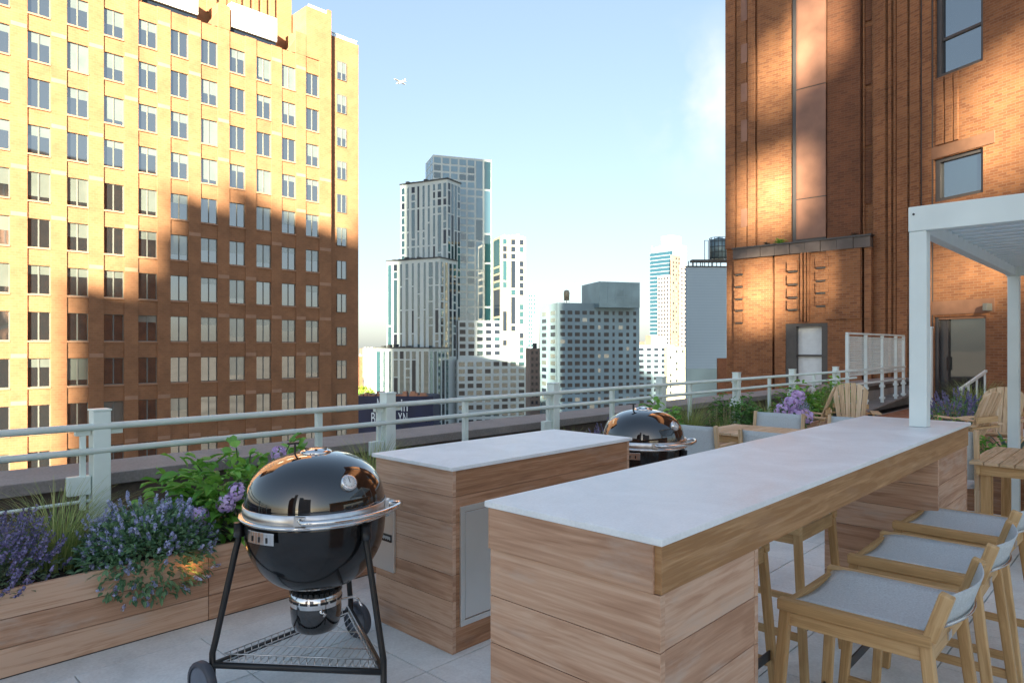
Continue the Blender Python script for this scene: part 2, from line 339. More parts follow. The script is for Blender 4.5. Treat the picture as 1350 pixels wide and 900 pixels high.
# terrace base and pavers
b = MB(); b.box(-6, 21.0, -12, 5.0, -.45, -.02); tag(b.build('terrace_base', M_dark), kind='structure')
p = MB(); P0 = .568
for i in range(-10, 26):
    for j in range(-18, 3):
        x0 = .905 + i * P0; y0 = 2.49 + j * P0
        if y0 + P0 > 3.84: continue
        p.box(x0 + .003, x0 + P0 - .003, y0 + .003, min(y0 + P0, 3.83) - .003, -.02, 0)
p.box(-5, 15.6, 3.629, 3.8285, -.02, -.0015, rn=.4)
tag(p.build('paving', M_paver, bevel=.002), kind='structure')
# red-brown deck at the building door and a grey ramp
d = MB()
for k in range(86):
    y = -8 + k * .145; d.box(15.72, 21.55, y, y + .138, .0, .05, grain=True)
tag(d.build('wooden_deck', M_deck), kind='structure')
rp = MB()
for k in range(52):
    x = 12.9 + k * .15; z = .02 + .42 * k / 52
    rp.box(x, x + .135, 4.52, 5.0, z, z + .03)
rp.box(12.9, 20.7, 4.47, 4.515, 0, .06); rp.box(12.9, 20.7, 4.985, 5.015, .0, .5)
tag(rp.build('access_ramp', M_parapet), 'grey slatted ramp rising beside the mesh guard panels to the brick wall', 'ramp')

# ------------------------------------------------------------------ parapet, railing
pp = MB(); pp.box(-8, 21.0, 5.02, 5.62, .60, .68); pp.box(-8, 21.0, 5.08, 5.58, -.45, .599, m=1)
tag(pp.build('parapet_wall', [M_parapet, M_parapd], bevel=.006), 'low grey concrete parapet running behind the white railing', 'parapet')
pb = MB(); pb.box(-8, 24, -13, 5.6, -38, -.46)
pb.box(20.9, 24, 5.7, 10.8, -38, -.46)
tag(pb.build('terrace_building', M_brickd), 'brown brick building that carries the roof terrace', 'building')

rl = thing('railing', 'long white painted railing with two round rails along the planters', 'railing', (1.28, 4.6, 0))
Y = 4.6
def pt(mb): return mb
for k in range(-2, 7):
    x = 2.087 * k
    b = MB(); b.box(x - .047, x + .047, -.047, .047, 0.0, 1.125); b.box(x - .052, x + .052, -.052, .052, 1.125, 1.137)
    b.box(x - .13, x - .053, -.02, .02, .985, 1.05); b.box(x - .105, x - .075, -.015, .015, .55, .985)
    b.box(x - .17, x - .053, -.025, .025, .64, .75)
    b.box(x + .053, x + .12, -.02, .02, .985, 1.05)
    b.build('post', M_rail, rl, bevel=.004)
for zz, rr in ((1.035, .021), (.893, .020)):
    b = MB(); b.tube([(-6, -.035, zz), (13.6, -.035, zz)], rr, 12); b.build('rail', M_rail, rl)
b = MB(); b.tube([(-6, -.0, .60), (-.04, -.0, .60)], .010, 8); b.build('lower_rail', M_rail, rl)
for x in (-.62 - 2.087, 1.457, 2.94, 5.21 , 6.98, 9.5, 11.4, 12.7):
    b = MB(); b.box(x - .022, x + .022, -.022, .022, .3, 1.02); b.build('baluster', M_rail, rl, bevel=.003)

# white mesh guard panels by the ramp
gp = thing('guard_screen', 'white framed mesh guard panels standing on the ramp edge before the brick wall', 'screen', (14.46, 4.6, 0))
xs = [0, 1.15, 2.3, 3.35, 4.0]
for i, x in enumerate(xs):
    b = MB(); b.box(x - .03, x + .03, -.03, .03, .28 if i else .6, 1.76)
    for zz in (.36, .62): b.box(x - .045, x + .045, -.05, .05, zz, zz + .05)
    b.build('post', M_white, gp, bevel=.003)
b = MB(); b.box(-.03, 4.03, -.025, .025, 1.765, 1.80); b.box(.03, 4, -.02, .02, .93, .96); b.box(-.8, 4, -.05, -.035, 1.02, 1.06); b.box(-.8, 4, -.05, -.035, .74, .78)
b.build('rail', M_white, gp)
for i in range(4):
    b = MB(); x0, x1 = xs[i] + .035, xs[i + 1] - .035
    n = int((x1 - x0) / .05)
    for k in range(n + 1): b.box(x0 + k * .05, x0 + k * .05 + .008, .0, .006, .97, 1.70)
    for k in range(16): b.box(x0, x1, -.006, -.001, .97 + k * .047, .977 + k * .047)
    b.box(x0, x1, -.012, .012, 1.70, 1.72)
    b.build('mesh_panel', M_white, gp)
wp = MB(); wp.box(-.07, .07, -.07, .07, 0, 1.86); wp.box(-.08, .08, -.08, .08, 1.86, 1.90)
tag(wp.build('white_post', M_white, loc=(17.0, 3.75, .05), bevel=.005), 'short square white post on the deck between the mesh panels and the pergola', 'post')

# ------------------------------------------------------------------ planters
def planter(x0, x1, y0, y1, h, label, rows=3, group='timber planters along the railing', mat=None):
    t = thing('planter_box', label, 'planter', ((x0 + x1) / 2, (y0 + y1) / 2, 0), 0, group)
    hx, hy = (x1 - x0) / 2, (y1 - y0) / 2; rh = h / rows
    for side in range(4):
        b = MB()
        for r in range(rows):
            z0, z1 = r * rh + .0015, (r + 1) * rh - .0015
            if side == 0: b.box(-hx, hx, -hy, -hy + .022, z0, z1, grain=True)
            if side == 1: b.box(-hx, hx, hy - .022, hy, z0, z1, grain=True)
            if side == 2: b.box(-hx, -hx + .022, -hy + .0235, hy - .0235, z0, z1, grain=True)
            if side == 3: b.box(hx - .022, hx, -hy + .0235, hy - .0235, z0, z1, grain=True)
        b.build('side_boards', mat or M_ipe, t, bevel=.0015)
    b = MB(); b.box(-hx + .024, hx - .024, -hy + .024, hy - .024, .02, h - .05); b.build('soil', M_soil, t)
    return t
planter(-1.6, 1.598, 3.83, 4.50, .40, 'timber planter holding the lavender and blue catmint at the far left')
planter(1.602, 4.6, 3.83, 4.50, .40, 'timber planter with the green hydrangea behind the nearer black grill')
planter(4.604, 7.8, 3.83, 4.50, .40, 'timber planter behind the pale topped grill counter')
planter(7.804, 11.0, 3.83, 4.50, .40, 'timber planter with shrubs behind the farther black grill')
planter(11.004, 13.1, 3.83, 4.50, .40, 'timber planter at the end of the railing by the ramp')

# ------------------------------------------------------------------ bar counter
bc = thing('bar_counter', 'long timber bar counter with pale stone top and open leg room', 'bar counter', (1.36, 1.11, 0))
bx, by = 1.36, 1.11
def L_(x0, x1, y0, y1): return x0 - bx, x1 - bx, y0 - by, y1 - by
b = MB(); b.box(*L_(1.352, 4.70, .822, 1.395), 1.052, 1.07); b.build('countertop', M_slab, bc, bevel=.003)
def apron():
    b = MB()
    b.box(*L_(1.366, 4.68, .832, .854), .938, 1.0505, grain=True)
    b.build('apron', M_apron, bc, bevel=.0015)
    b = MB(); b.box(*L_(1.366, 4.68, 1.362, 1.384), .938, 1.0505, grain=True); b.build('apron', M_apron, bc, bevel=.0015)
    b = MB(); b.box(*L_(4.658, 4.68, .8545, 1.3615), .938, 1.0505, grain=True); b.build('apron', M_apron, bc, bevel=.0015)
apron()
def pillar(x0, x1, y0, y1, zt, name='pillar'):
    b = MB(); n = 8; rh = .132; z = zt; k = 0
    while z > 0:
        z0 = max(0, z - rh)
        b.box(*L_(x0, x0 + .022, y0, y1), z0 + .001, z - .001, grain=True)
        b.box(*L_(x0 + .0225, x1 - .0225, y0 + .002, y0 + .022), z0 + .001, z - .001, grain=True)
        b.box(*L_(x0 + .0225, x1 - .0225, y1 - .022, y1 - .002), z0 + .001, z - .001, grain=True)
        b.box(*L_(x1 - .022, x1, y0, y1), z0 + .001, z - .001, grain=True)
        z -= rh
    b.build(name, M_ipe, bc, bevel=.0012)
# the near end: top board runs up beside the apron to the stone
b = MB(); b.box(*L_(1.358, 1.3655, .85, 1.384), .938, 1.0505, grain=True); b.box(*L_(1.3655, 1.386, .855, 1.3615), .938, 1.0505, grain=True, rn=.6)
b.build('end_board', M_ipe, bc)
pillar(1.364, 1.88, .834, 1.382, .937)
pillar(3.97, 4.66, .834, 1.382, .937)

# ------------------------------------------------------------------ grill counter
gc = thing('grill_counter', 'timber grill counter with pale stone top and a stainless steel door', 'counter', (2.235, 2.82, 0))
gx, gy = 2.235, 2.82
def G_(x0, x1, y0, y1): return x0 - gx, x1 - gx, y0 - gy, y1 - gy
b = MB(); b.box(*G_(2.222, 3.775, 2.515, 3.185), .898, .918); b.build('countertop', M_slab, gc, bevel=.003)
zt = .8965; rows = []
zz = zt
for h in (.128, .128, .128, .128, .128, .128, .1285):
    rows.append((max(zz - h, 0) + .001, zz - .001)); zz -= h
b = MB()
for z0, z1 in rows: b.box(*G_(2.238, 2.26, 2.53, 3.165), z0, z1, grain=True)
b.build('end_boards', M_ipe, gc, bevel=.0012)
b = MB()
for z0, z1 in rows: b.box(*G_(3.738, 3.76, 2.53, 3.165), z0, z1, grain=True)
b.build('end_boards', M_ipe, gc, bevel=.0012)
b = MB()
for z0, z1 in rows:
    b.box(*G_(2.2605, 3.7375, 2.532, 2.552), z0, z1, grain=True)
b.build('front_boards', M_ipe_dark, gc, bevel=.0012)
b = MB()
for z0, z1 in rows: b.box(*G_(2.2605, 3.7375, 3.143, 3.163), z0, z1, grain=True)
b.build('back_boards', M_ipe_dark, gc, bevel=.0012)
cdoor = MB(); x0, x1, z0, z1 = 2.285, 2.80, .125, .715
for (a0, a1, c0, c1) in ((x0, x1, z1 - .028, z1), (x0, x1, z0, z0 + .028), (x0, x0 + .028, z0 + .0285, z1 - .0285), (x1 - .028, x1, z0 + .0285, z1 - .0285)):
    cdoor.box(*G_(a0, a1, 2.521, 2.5315), c0, c1)
dm = cdoor.build('door_frame', M_door, gc, bevel=.0015)
b = MB(); b.box(*G_(x0 + .032, x1 - .032, 2.5235, 2.5315), z0 + .032, z1 - .032); b.build('door_panel', M_door, gc, bevel=.002)
b = MB(); b.box(*G_(2.222, 2.2375, 2.985, 3.2), .30, .69); cp = b.build('control_panel', M_door, gc, bevel=.002)
b = MB(); b.lathe([(0, .03), (.016, .03), (.02, .026), (.02, 0), (.028, 0), (.028, -.005)], (2.217 - gx, 3.045 - gy, .62), 20, axis=(-1, 0, 0)); b.build('valve_knob', M_chrome, gc)
b = MB(); b.box(*G_(2.217, 2.2215, 3.0, 3.09), .46, .50); b.build('name_plate', M_blackm, gc)
b = MB(); 
for q in range(9): b.box(*G_(2.2155, 2.2165, 3.007 + q * .009, 3.011 + q * .009), .472 + (q % 2) * .004, .49)
b.build('plate_marks', M_dial, gc)

# ------------------------------------------------------------------ charcoal grills
def make_grill(loc, label):
    t = thing('charcoal_grill', label, 'grill', loc, rad(0), 'round black charcoal grills beside the grill counter')
    # lid
    prof = []
    rr, zb, zh = .305, .797, .234
    prof.append((.300, zb - .012)); prof.append((.309, zb - .01))
    for k in range(0, 25):
        a = rad(90 * k / 24); e = 2 / 2.35
        prof.append((rr * math.cos(a) ** e if k < 24 else .0, zb + zh * math.sin(a) ** e))
    b = MB(); b.lathe(prof, n=80); lid = b.build('lid', M_black, t)
    b = MB(); b.lathe([(.304, .772), (.3125, .772), (.3135, .775), (.3125, .812), (.308, .814)], n=80); b.build('lid_band', M_steel, t)
    b = MB(); b.lathe([(.30, .755), (.325, .755), (.330, .760), (.330, .766), (.325, .771), (.30, .771)], n=80); b.build('rim', M_chrome, t)
    # bowl
    prof = [(.305, .726), (.309, .715), (.306, .66), (.296, .60), (.275, .545), (.24, .49), (.195, .445), (.14, .415), (.09, .405)]
    prof = [(r, z + .03) for r, z in prof]
    # smooth
    P = []
    for i in range(len(prof) - 1):
        for q in range(4):
            f = q / 4; p0 = prof[max(i - 1, 0)]; p1 = prof[i]; p2 = prof[i + 1]; p3 = prof[min(i + 2, len(prof) - 1)]
            P.append(tuple(.5 * ((2 * p1[c]) + (-p0[c] + p2[c]) * f + (2 * p0[c] - 5 * p1[c] + 4 * p2[c] - p3[c]) * f * f + (-p0[c] + 3 * p1[c] - 3 * p2[c] + p3[c]) * f ** 3) for c in (0, 1)))
    P.append(prof[-1])
    b = MB(); b.lathe(P, n=80); b.build('bowl', M_bowl, t)
    # handle bar wrapping the front of the lid
    fr = 272; b = MB(); pts = []
    def pol(a, r, z): return (r * math.cos(rad(a)), r * math.sin(rad(a)), z)
    pts.append(pol(fr - 44, .318, .797)); pts.append(pol(fr - 42, .35, .797))
    for k in range(0, 17): pts.append(pol(fr - 40 + 80 * k / 16, .385 - .012 * abs(k - 8) / 8 * 0, .800))
    pts.append(pol(fr + 42, .35, .797)); pts.append(pol(fr + 44, .318, .797))
    b.tube(pts, .0115, 12); b.build('lid_handle', M_chrome, t)
    b = MB()
    for a in (fr - 44, fr + 44):
        b = MB(); c, s_ = math.cos(rad(a)), math.sin(rad(a)); M = frameM((c * .318, s_ * .318, .794), rad(a))
        b.box(-.004, .012, -.022, .022, -.018, .018, M); b.build('handle_bracket', M_steel, t)
    # top vent with lever
    zt_ = zb + zh
    b = MB(); b.lathe([(.0, zt_ + .016), (.02, zt_ + .017), (.05, zt_ + .012), (.068, zt_ + .004), (.07, zt_ - .006), (.06, zt_ - .012)], n=40); v = b.build('top_vent', M_chrome, t)
    b = MB()
    for k in range(6): 
        M = frameM((0, 0, zt_ + .013), rad(k * 60)); b.box(.022, .052, -.006, .006, -.002, .0025, M)
    b.build('vent_slot', M_blackm, v)
    b = MB(); M = frameM((0, 0, 0), rad(160))
    b.box(.075, .115, -.008, .008, zt_ - .024, zt_ - .016, M); b.box(.088, .096, -.006, .006, zt_ - .016, zt_ + .038, M); b.box(.075, .125, -.009, .009, zt_ + .0385, zt_ + .047, M)
    b.build('vent_lever', M_blackm, t, bevel=.001)
    # thermometer
    a = 268; nrm = Vector((math.cos(rad(a)) * .80, math.sin(rad(a)) * .80, .60)).normalized(); c = Vector(pol(a, .272, .922))
    b = MB(); b.lathe([(0, .018), (.026, .018), (.031, .022), (.035, .018), (.036, 0), (.036, -.03)], c, 32, axis=nrm); th = b.build('thermometer', M_chrome, t)
    b = MB(); b.lathe([(0, .0195), (.028, .0195), (.028, .015)], c, 28, axis=nrm); b.build('dial', M_dial, th)
    q = nrm.to_track_quat('Z', 'Y').to_matrix().to_4x4(); q.translation = c
    b = MB(); b.box(-.0012, .0012, -.004, .02, .0205, .0215, q)
    for k in range(12):
        an = rad(30 * k); p0 = Vector((math.cos(an) * .021, math.sin(an) * .021, .021)); p1 = Vector((math.cos(an) * .026, math.sin(an) * .026, .021))
        b.beam(q @ p0, q @ p1, .0012, .0008, nrm)
    b.build('dial_marks', M_blackm, th)
    # bowl side handle (left) and vent plate
    b = MB()
    M = frameM((0, 0, 0), rad(196))
    for k in range(9):
        a0_, a1_ = -13 + k * 26 / 9, -13 + (k + 1) * 26 / 9
        p0 = (.325 * math.cos(rad(a0_)), .325 * math.sin(rad(a0_))); p1 = (.325 * math.cos(rad(a1_)), .325 * math.sin(rad(a1_)))
        b.beam(M @ Vector((p0[0], p0[1], .718)), M @ Vector((p1[0], p1[1], .718)), .005, .05)
    b.build('bowl_handle', M_chrome, t, bevel=.001)
    b = MB()
    for k in range(3):
        a_ = rad(196 - 7 + 7 * k); M2 = frameM((.3285 * math.cos(a_), .3285 * math.sin(a_), .714), a_); b.box(-.001, .0012, -.004, .004, -.012, .010, M2)
    b.build('handle_slot', M_blackm, t)
    # ash collar and pot
    b = MB(); b.lathe([(.112, .43), (.114, .445), (.114, .370), (.112, .352)], n=48); ac = b.build('ash_collar', M_chrome, t)
    b = MB()
    for k in range(30):
        a_ = rad(k * 12); M2 = frameM((.1142 * math.cos(a_), .1142 * math.sin(a_), .415), a_); b.box(-.001, .001, -.0065, .0065, -.007, .007, M2)
    b.build('collar_hole', M_blackm, ac); b = MB()
    for k in range(16):
        a_ = rad(k * 22.5 + 10); M2 = frameM((.1145 * math.cos(a_), .1145 * math.sin(a_), .378), a_); b.box(-.001, .001, -.017, .017, -.005, .005, M2)
    b.build('damper_slot', M_blackm, ac)
    b = MB(); b.lathe([(.111, .354), (.113, .33), (.108, .275), (.095, .243), (.07, .228), (0, .225)], n=48); b.build('ash_pot', M_black, t)
    b = MB(); b.tube([pol(335, .112, .35), pol(335, .17, .352), pol(338, .19, .335), pol(338, .205, .30)], .006, 8); b.build('damper_lever', M_chrome, t); b = MB(); b.tube([pol(250, .112, .345), pol(255, .135, .335)], .009, 8)
    b.build('collar_spout', M_chrome, t)
    # frame
    A = [158.6, 278.5, 36.0]; rb = .43
    c3 = [Vector((rb * math.cos(rad(a)), rb * math.sin(rad(a)), .15)) for a in A]
    for i, a in enumerate(A):
        ft = Vector((rb * math.cos(rad(a)), rb * math.sin(rad(a)), 0))
        low = .012 if i == 1 else .09
        rtop = .325
        b = MB(); b.tube([Vector(pol(a, rtop, .73)), Vector(pol(a, rtop + .002, .67)), Vector(pol(a, rtop + .012, .63)), Vector(pol(a, rb - .012, .25)), Vector(pol(a, rb, .20)), Vector(pol(a, rb, low))], .0135, 12)
        b.build('leg', M_blackm, t)
        b = MB(); b.tube([Vector(pol(a, rtop, .745)), Vector(pol(a, rtop, .685))], .021, 12); b.build('leg_socket', M_blackm, t)
    for i in range(3):
        b = MB(); b.tube([c3[i], c3[(i + 1) % 3]], .0135, 10); b.build('frame_rail', M_blackm, t)
    b = MB(); b.tube([ft0 for ft0 in (Vector((c3[1].x, c3[1].y, .012)), Vector((c3[1].x, c3[1].y, 0)))], .019, 12); b.build('foot', M_rubber, t)
    # wire rack
    b = MB(); za = Vector((0, 0, .0))
    ins = [c * .9 for c in c3]; ins = [Vector((c.x, c.y, .155)) for c in ins]
    for i in range(3):
        b.tube([ins[i], ins[(i + 1) % 3]], .003, 6)
        u_ = Vector((ins[i].x, ins[i].y, .19)); v_ = Vector((ins[(i + 1) % 3].x, ins[(i + 1) % 3].y, .19)); b.tube([u_, v_], .003, 6)
        for k in range(1, 20):
            f = k / 20; p_ = ins[i].lerp(ins[(i + 1) % 3], f); b.tube([p_, p_ + Vector((0, 0, .035))], .002, 5)
    L0, R0, B0 = ins
    for k in range(1, 22):                                    # wires from the front rail towards the back corner
        f = k / 22; p0 = L0.lerp(R0, f)
        d_ = (B0 - (L0 + R0) / 2).normalized(); h_ = (B0 - (L0 + R0) / 2).length; ln = h_ * (1 - abs(2 * f - 1))
        b.tube([p0, p0 + d_ * ln], .0018, 5)
    for f in (.3, .6):
        b.tube([L0.lerp(B0, f), R0.lerp(B0, f)], .003, 6)
    b.build('wire_rack', M_steel, t)
    # wheels
    for i in (0, 2):
        c = c3[i].copy(); a = A[i]; ax = Vector((math.cos(rad(a)), math.sin(rad(a)), 0))
        ax = Vector((.50, -.866, 0)) if i == 0 else Vector((.5, .866, 0)) * 1
        ax = (c3[0] - c3[2]).normalized() if True else ax
        ax.z = 0
        cc = Vector((c.x, c.y, .09)) + ax * (.045 if i == 0 else -.045)
        sg = 1 if i == 0 else -1
        b = MB(); b.lathe([(.072, -.018), (.086, -.018), (.09, -.012), (.09, .012), (.086, .018), (.072, .018)], cc, 36, axis=ax * sg); wh = b.build('wheel', M_rubber, t)
        b = MB(); b.lathe([(.0, .019), (.03, .021), (.06, .016), (.075, .014), (.0755, -.014), (0, -.015)], cc, 36, axis=ax * sg); b.build('hub', M_hub, wh)
    return t
gr = make_grill((1.648, 2.792, 0), 'black kettle grill on a three legged cart in the foreground by the planter')
copy_thing(gr, (4.50, 2.90, 0), 0, 'black kettle grill beyond the far end of the grill counter, mostly hidden')

# ------------------------------------------------------------------ bar stools
def make_stool(loc, rz, label, group):
    t = thing('bar_stool', label, 'bar stool', loc, rz, group)      # local +Y is the front
    W, D, H = .235, .20, .675
    def legpts(sx, sy):
        top = Vector((sx * (W - .02), sy * (D - .0), H - .02)); bot = Vector((sx * (W + .015), sy * (D + (.045 if sy > 0 else .075)), 0)); return bot, top
    for sx in (-1, 1):
        for sy in (-1, 1):
            b0, t0 = legpts(sx, sy); b = MB(); b.beam(b0, t0, .034, .034, (0, 1, 0)); b.build('leg', M_teak, t, bevel=.005)
        b = MB(); b.beam((sx * (W - .01), -D - .02, H - .004), (sx * (W - .01), D + .02, H - .004), .04, .036); b.beam((sx * (W - .02), -D, H - .048), (sx * (W - .02), D, H - .048), .022, .045)
        b.build('side_rail', M_teak, t, bevel=.005)
        b = MB(); b.beam((sx * (W - .01), -D - .012, H + .0), (sx * (W - .012), -D - .055, H + .135), .036, .038, (0, 1, 0)); b.build('back_post', M_teak, t, bevel=.005)
    for sy, zz in ((1, H - .03), (-1, H - .05)):
        b = MB(); b.beam((-W + .03, sy * D, zz), (W - .03, sy * D, zz), .024, .06); b.build('cross_rail', M_teak, t, bevel=.004)
    # sling seat: sags between the side rails
    b = MB(); n, m_ = 10, 10
    def S(i, j):
        x = -W + .028 + (2 * W - .056) * i / n; y = -D + .0 + (2 * D) * j / m_
        sg = -.022 * (1 - (2 * i / n - 1) ** 2); sg2 = .012 * (max(0, j / m_ - .8) / .2) ** 2 * -1
        return (x, y, H + .016 + sg + sg2)
    for i in range(n):
        for j in range(m_):
            q = [S(i, j), S(i + 1, j), S(i + 1, j + 1), S(i, j + 1)]; b.face(q, [(v[0], v[1]) for v in q], 0, .5, True)
    so_ = b.build('seat', M_sling, t, weld=True)
    sm = so_.modifiers.new('solid', 'SOLIDIFY'); sm.thickness = .004
    # low sling back
    b = MB()
    for (o, r) in (((0, 0), 0),):
        for i in range(12):
            f0, f1 = i / 12, (i + 1) / 12
            def B_(f, h):
                x = -W + .012 + (2 * W - .024) * f; y = -D - .025 - .032 * h - .04 * math.sin(math.pi * f); return (x, y, H + .03 + .10 * h)
            for h in range(3):
                q = [B_(f0, h / 3), B_(f1, h / 3), B_(f1, (h + 1) / 3), B_(f0, (h + 1) / 3)]; b.face(q, [(v[0], v[2]) for v in q], 0, .5, True)
    bo = b.build('back_sling', M_slingd, t, weld=True); sm = bo.modifiers.new('solid', 'SOLIDIFY'); sm.thickness = .004
    b = MB(); b.tube([(-W + .02 + (2 * W - .04) * k / 10, -D - .03 - .043 * math.sin(math.pi * k / 10), H + .035) for k in range(11)], .006, 8); b.build('back_wire', M_chrome, t)
    b = MB(); b.box(-.02, .02, -D - .0175, -D - .0125, H - .065, H - .04); b.build('badge', M_steel, t)
    for sy in (1,):
        zf = .24
        b0, t0 = legpts(-1, sy); pA = b0.lerp(t0, zf / H); b1, t1 = legpts(1, sy); pB = b1.lerp(t1, zf / H)
        b = MB(); b.beam(pA, pB, .006, .04); b.build('foot_rest', M_blackm, t)
    for sx in (-1, 1):
        b0, t0 = legpts(sx, 1); pA = b0.lerp(t0, .20 / H); b1, t1 = legpts(sx, -1); pB = b1.lerp(t1, .20 / H)
        b = MB(); b.beam(pA, pB, .02, .034); b.build('stretcher', M_teak, t, bevel=.003)
    return t
GS = 'teak bar stools on the near side of the bar'
st = make_stool((2.455, .70, 0), 0, 'teak bar stool with grey sling seat, nearest of the three at the bar front', GS)
copy_thing(st, (3.12, .70, 0), rad(1), 'teak bar stool with grey sling seat, middle of the three at the bar front')
copy_thing(st, (3.80, .71, 0), rad(-1.5), 'teak bar stool with grey sling seat, farthest of the three at the bar front')
a = copy_thing(st, (2.575, 1.42, 0), rad(180), 'teak bar stool across the bar, its legs seen just past the near timber pillar')
a['group'] = 'teak bar stools on the far side of the bar'
a = copy_thing(st, (3.38, 1.42, 0), rad(180), 'teak bar stool across the bar, its legs seen beside the far timber pillar')
a['group'] = 'teak bar stools on the far side of the bar'

# ------------------------------------------------------------------ pergola
pg = thing('pergola', 'white square post pergola with grey louvred roof over the bar end', 'pergola', (4.22, .98, 0))
for (x, y) in ((.03, 0), (3.2, 0), (.03, -3.3), (3.2, -3.3)):
    b = MB(); b.box(x - .042, x + .042, y - .042, y + .042, .0 if (y < 0 or x > 1) else 1.0715, 2.127); b.build('post', M_white, pg, bevel=.004)
b = MB(); b.box(-.015, .045, -3.36, .045, 2.128, 2.262); b.build('beam', M_white, pg, bevel=.004)
b = MB(); b.box(3.18, 3.24, -3.36, .058, 2.128, 2.262); b.build('beam', M_white, pg, bevel=.004)
for y in (.0115, -3.33):
    b = MB(); b.box(.046, 3.179, y - .03, y + .03, 2.128, 2.262); b.build('beam', M_alu, pg, bevel=.004)
b = MB(); b.tube([(-.016, .018, 2.22), (-.021, .018, 2.22)], .006, 10); b.build('bolt', M_blackm, pg)
for k in range(20):
    x = .10 + k * .155
    b = MB(); M = Matrix.Translation((x, 0, 2.20)) @ Matrix.Rotation(rad(-38), 4, 'Y'); b.box(0, .14, -3.29, -.012, -.009, .009, M); b.build('louvre', M_alu, pg, bevel=.003)

# ------------------------------------------------------------------ dining tables and chairs
def make_table(x0, x1, y0, y1, label, along='x'):
    t = thing('dining_table', label, 'table', ((x0 + x1) / 2, (y0 + y1) / 2, 0), 0, 'slatted teak dining tables')
    hx, hy = (x1 - x0) / 2, (y1 - y0) / 2; H = .70
    b = MB()
    n = int(2 * hy / .085) if along == 'x' else int(2 * hx / .085)
    for k in range(n):
        if along == 'x':
            q = 2 * hy / n; b.box(-hx, hx, -hy + k * q + .003, -hy + (k + 1) * q - .003, H - .022, H, grain=True)
        else:
            q = 2 * hx / n; b.box(-hx + k * q + .003, -hx + (k + 1) * q - .003, -hy, hy, H - .022, H, grain=True)
    b.build('tabletop', M_teak_pale, t, bevel=.002)
    for s_ in (-1, 1):
        b = MB(); b.box(-hx + .03, hx - .03, s_ * (hy - .05) - .011, s_ * (hy - .05) + .011, H - .095, H - .023, grain=True); b.build('apron', M_teak, t)
        b = MB(); b.box(s_ * (hx - .05) - .011, s_ * (hx - .05) + .011, -hy + .062, hy - .062, H - .095, H - .023, grain=True); b.build('apron', M_teak, t)
    for sx in (-1, 1):
        for sy in (-1, 1):
            b = MB(); x = sx * (hx - .09); y = sy * (hy - .09); b.box(x - .03, x + .03, y - .03, y + .03, 0, H - .0235, grain=True); b.build('leg', M_teak, t, bevel=.004)
    return t
make_table(6.05, 6.85, 1.9, 3.30, 'pale slatted teak dining table with grey chairs behind the farther grill')
make_table(5.75, 6.75, -.75, 1.02, 'pale slatted teak dining table under the pergola at the right edge')
def make_chair(loc, rz, label):
    t = thing('dining_chair', label, 'chair', loc, rz, 'grey sling dining chairs')   # local +Y front
    W, D = .26, .24
    for sx in (-1, 1):
        b = MB(); b.beam((sx * W, -D - .02, 0), (sx * W, -D, .42), .032, .04, (0, 1, 0)); b.beam((sx * W, -D, .42), (sx * W, -D - .06, .80), .032, .04, (0, 1, 0)); b.build('back_leg', M_teak_pale, t, bevel=.004)
        b = MB(); b.beam((sx * W, D + .02, 0), (sx * W, D, .60), .032, .036, (0, 1, 0)); b.build('front_leg', M_teak, t, bevel=.004)
        b = MB(); b.beam((sx * W, -D - .02, .61), (sx * W, D + .03, .615), .048, .022); b.build('armrest', M_teak_pale, t, bevel=.004)
        b = MB(); b.beam((sx * (W - .01), -D, .40), (sx * (W - .01), D, .41), .024, .05); b.build('side_rail', M_teak, t, bevel=.003)
    b = MB(); b.beam((-W, D - .01, .40), (W, D - .01, .40), .024, .05); b.build('front_rail', M_teak, t)
    b = MB()
    for j in range(6):
        for i in range(6):
            def S(i, j): x = -W + .03 + (2 * W - .06) * i / 6; return (x, -D + .02 + (2 * D - .04) * j / 6, .425 - .015 * (1 - (i / 3 - 1) ** 2))
            q = [S(i, j), S(i + 1, j), S(i + 1, j + 1), S(i, j + 1)]; b.face(q, [(v[0], v[1]) for v in q], 0, .5, True)
    o = b.build('seat', M_sling, t, weld=True); o.modifiers.new('s', 'SOLIDIFY').thickness = .005
    b = MB()
    for j in range(6):
        for i in range(6):
            def S(i, j): x = -W + .014 + (2 * W - .028) * i / 6; h = j / 6; return (x, -D - .012 - .045 * h - .025 * (1 - (i / 3 - 1) ** 2), .48 + .31 * h)
            q = [S(i, j), S(i + 1, j), S(i + 1, j + 1), S(i, j + 1)]; b.face(q, [(v[0], v[2]) for v in q], 0, .5, True)
    o = b.build('backrest', M_sling, t, weld=True); o.modifiers.new('s', 'SOLIDIFY').thickness = .005
    return t
ch = make_chair((6.00, 3.18, 0), rad(-90), 'grey sling dining chair showing its back right of the far grill')
copy_thing(ch, (5.98, 2.42, 0), rad(-90), 'grey sling dining chair with its back to the long bar, second from the far grill')
copy_thing(ch, (7.10, 3.05, 0), rad(90), 'grey sling dining chair across the table, standing before the planter shrubs')
copy_thing(ch, (7.15, 2.28, 0), rad(90), 'grey sling dining chair across the table, half hidden by the bar top')
cc_ = copy_thing(ch, (6.16, 1.255, 0), rad(-90), 'grey sling dining chair just past the end of the bar, beside the pergola table')
cc_.scale = (1, 1, 1.13)

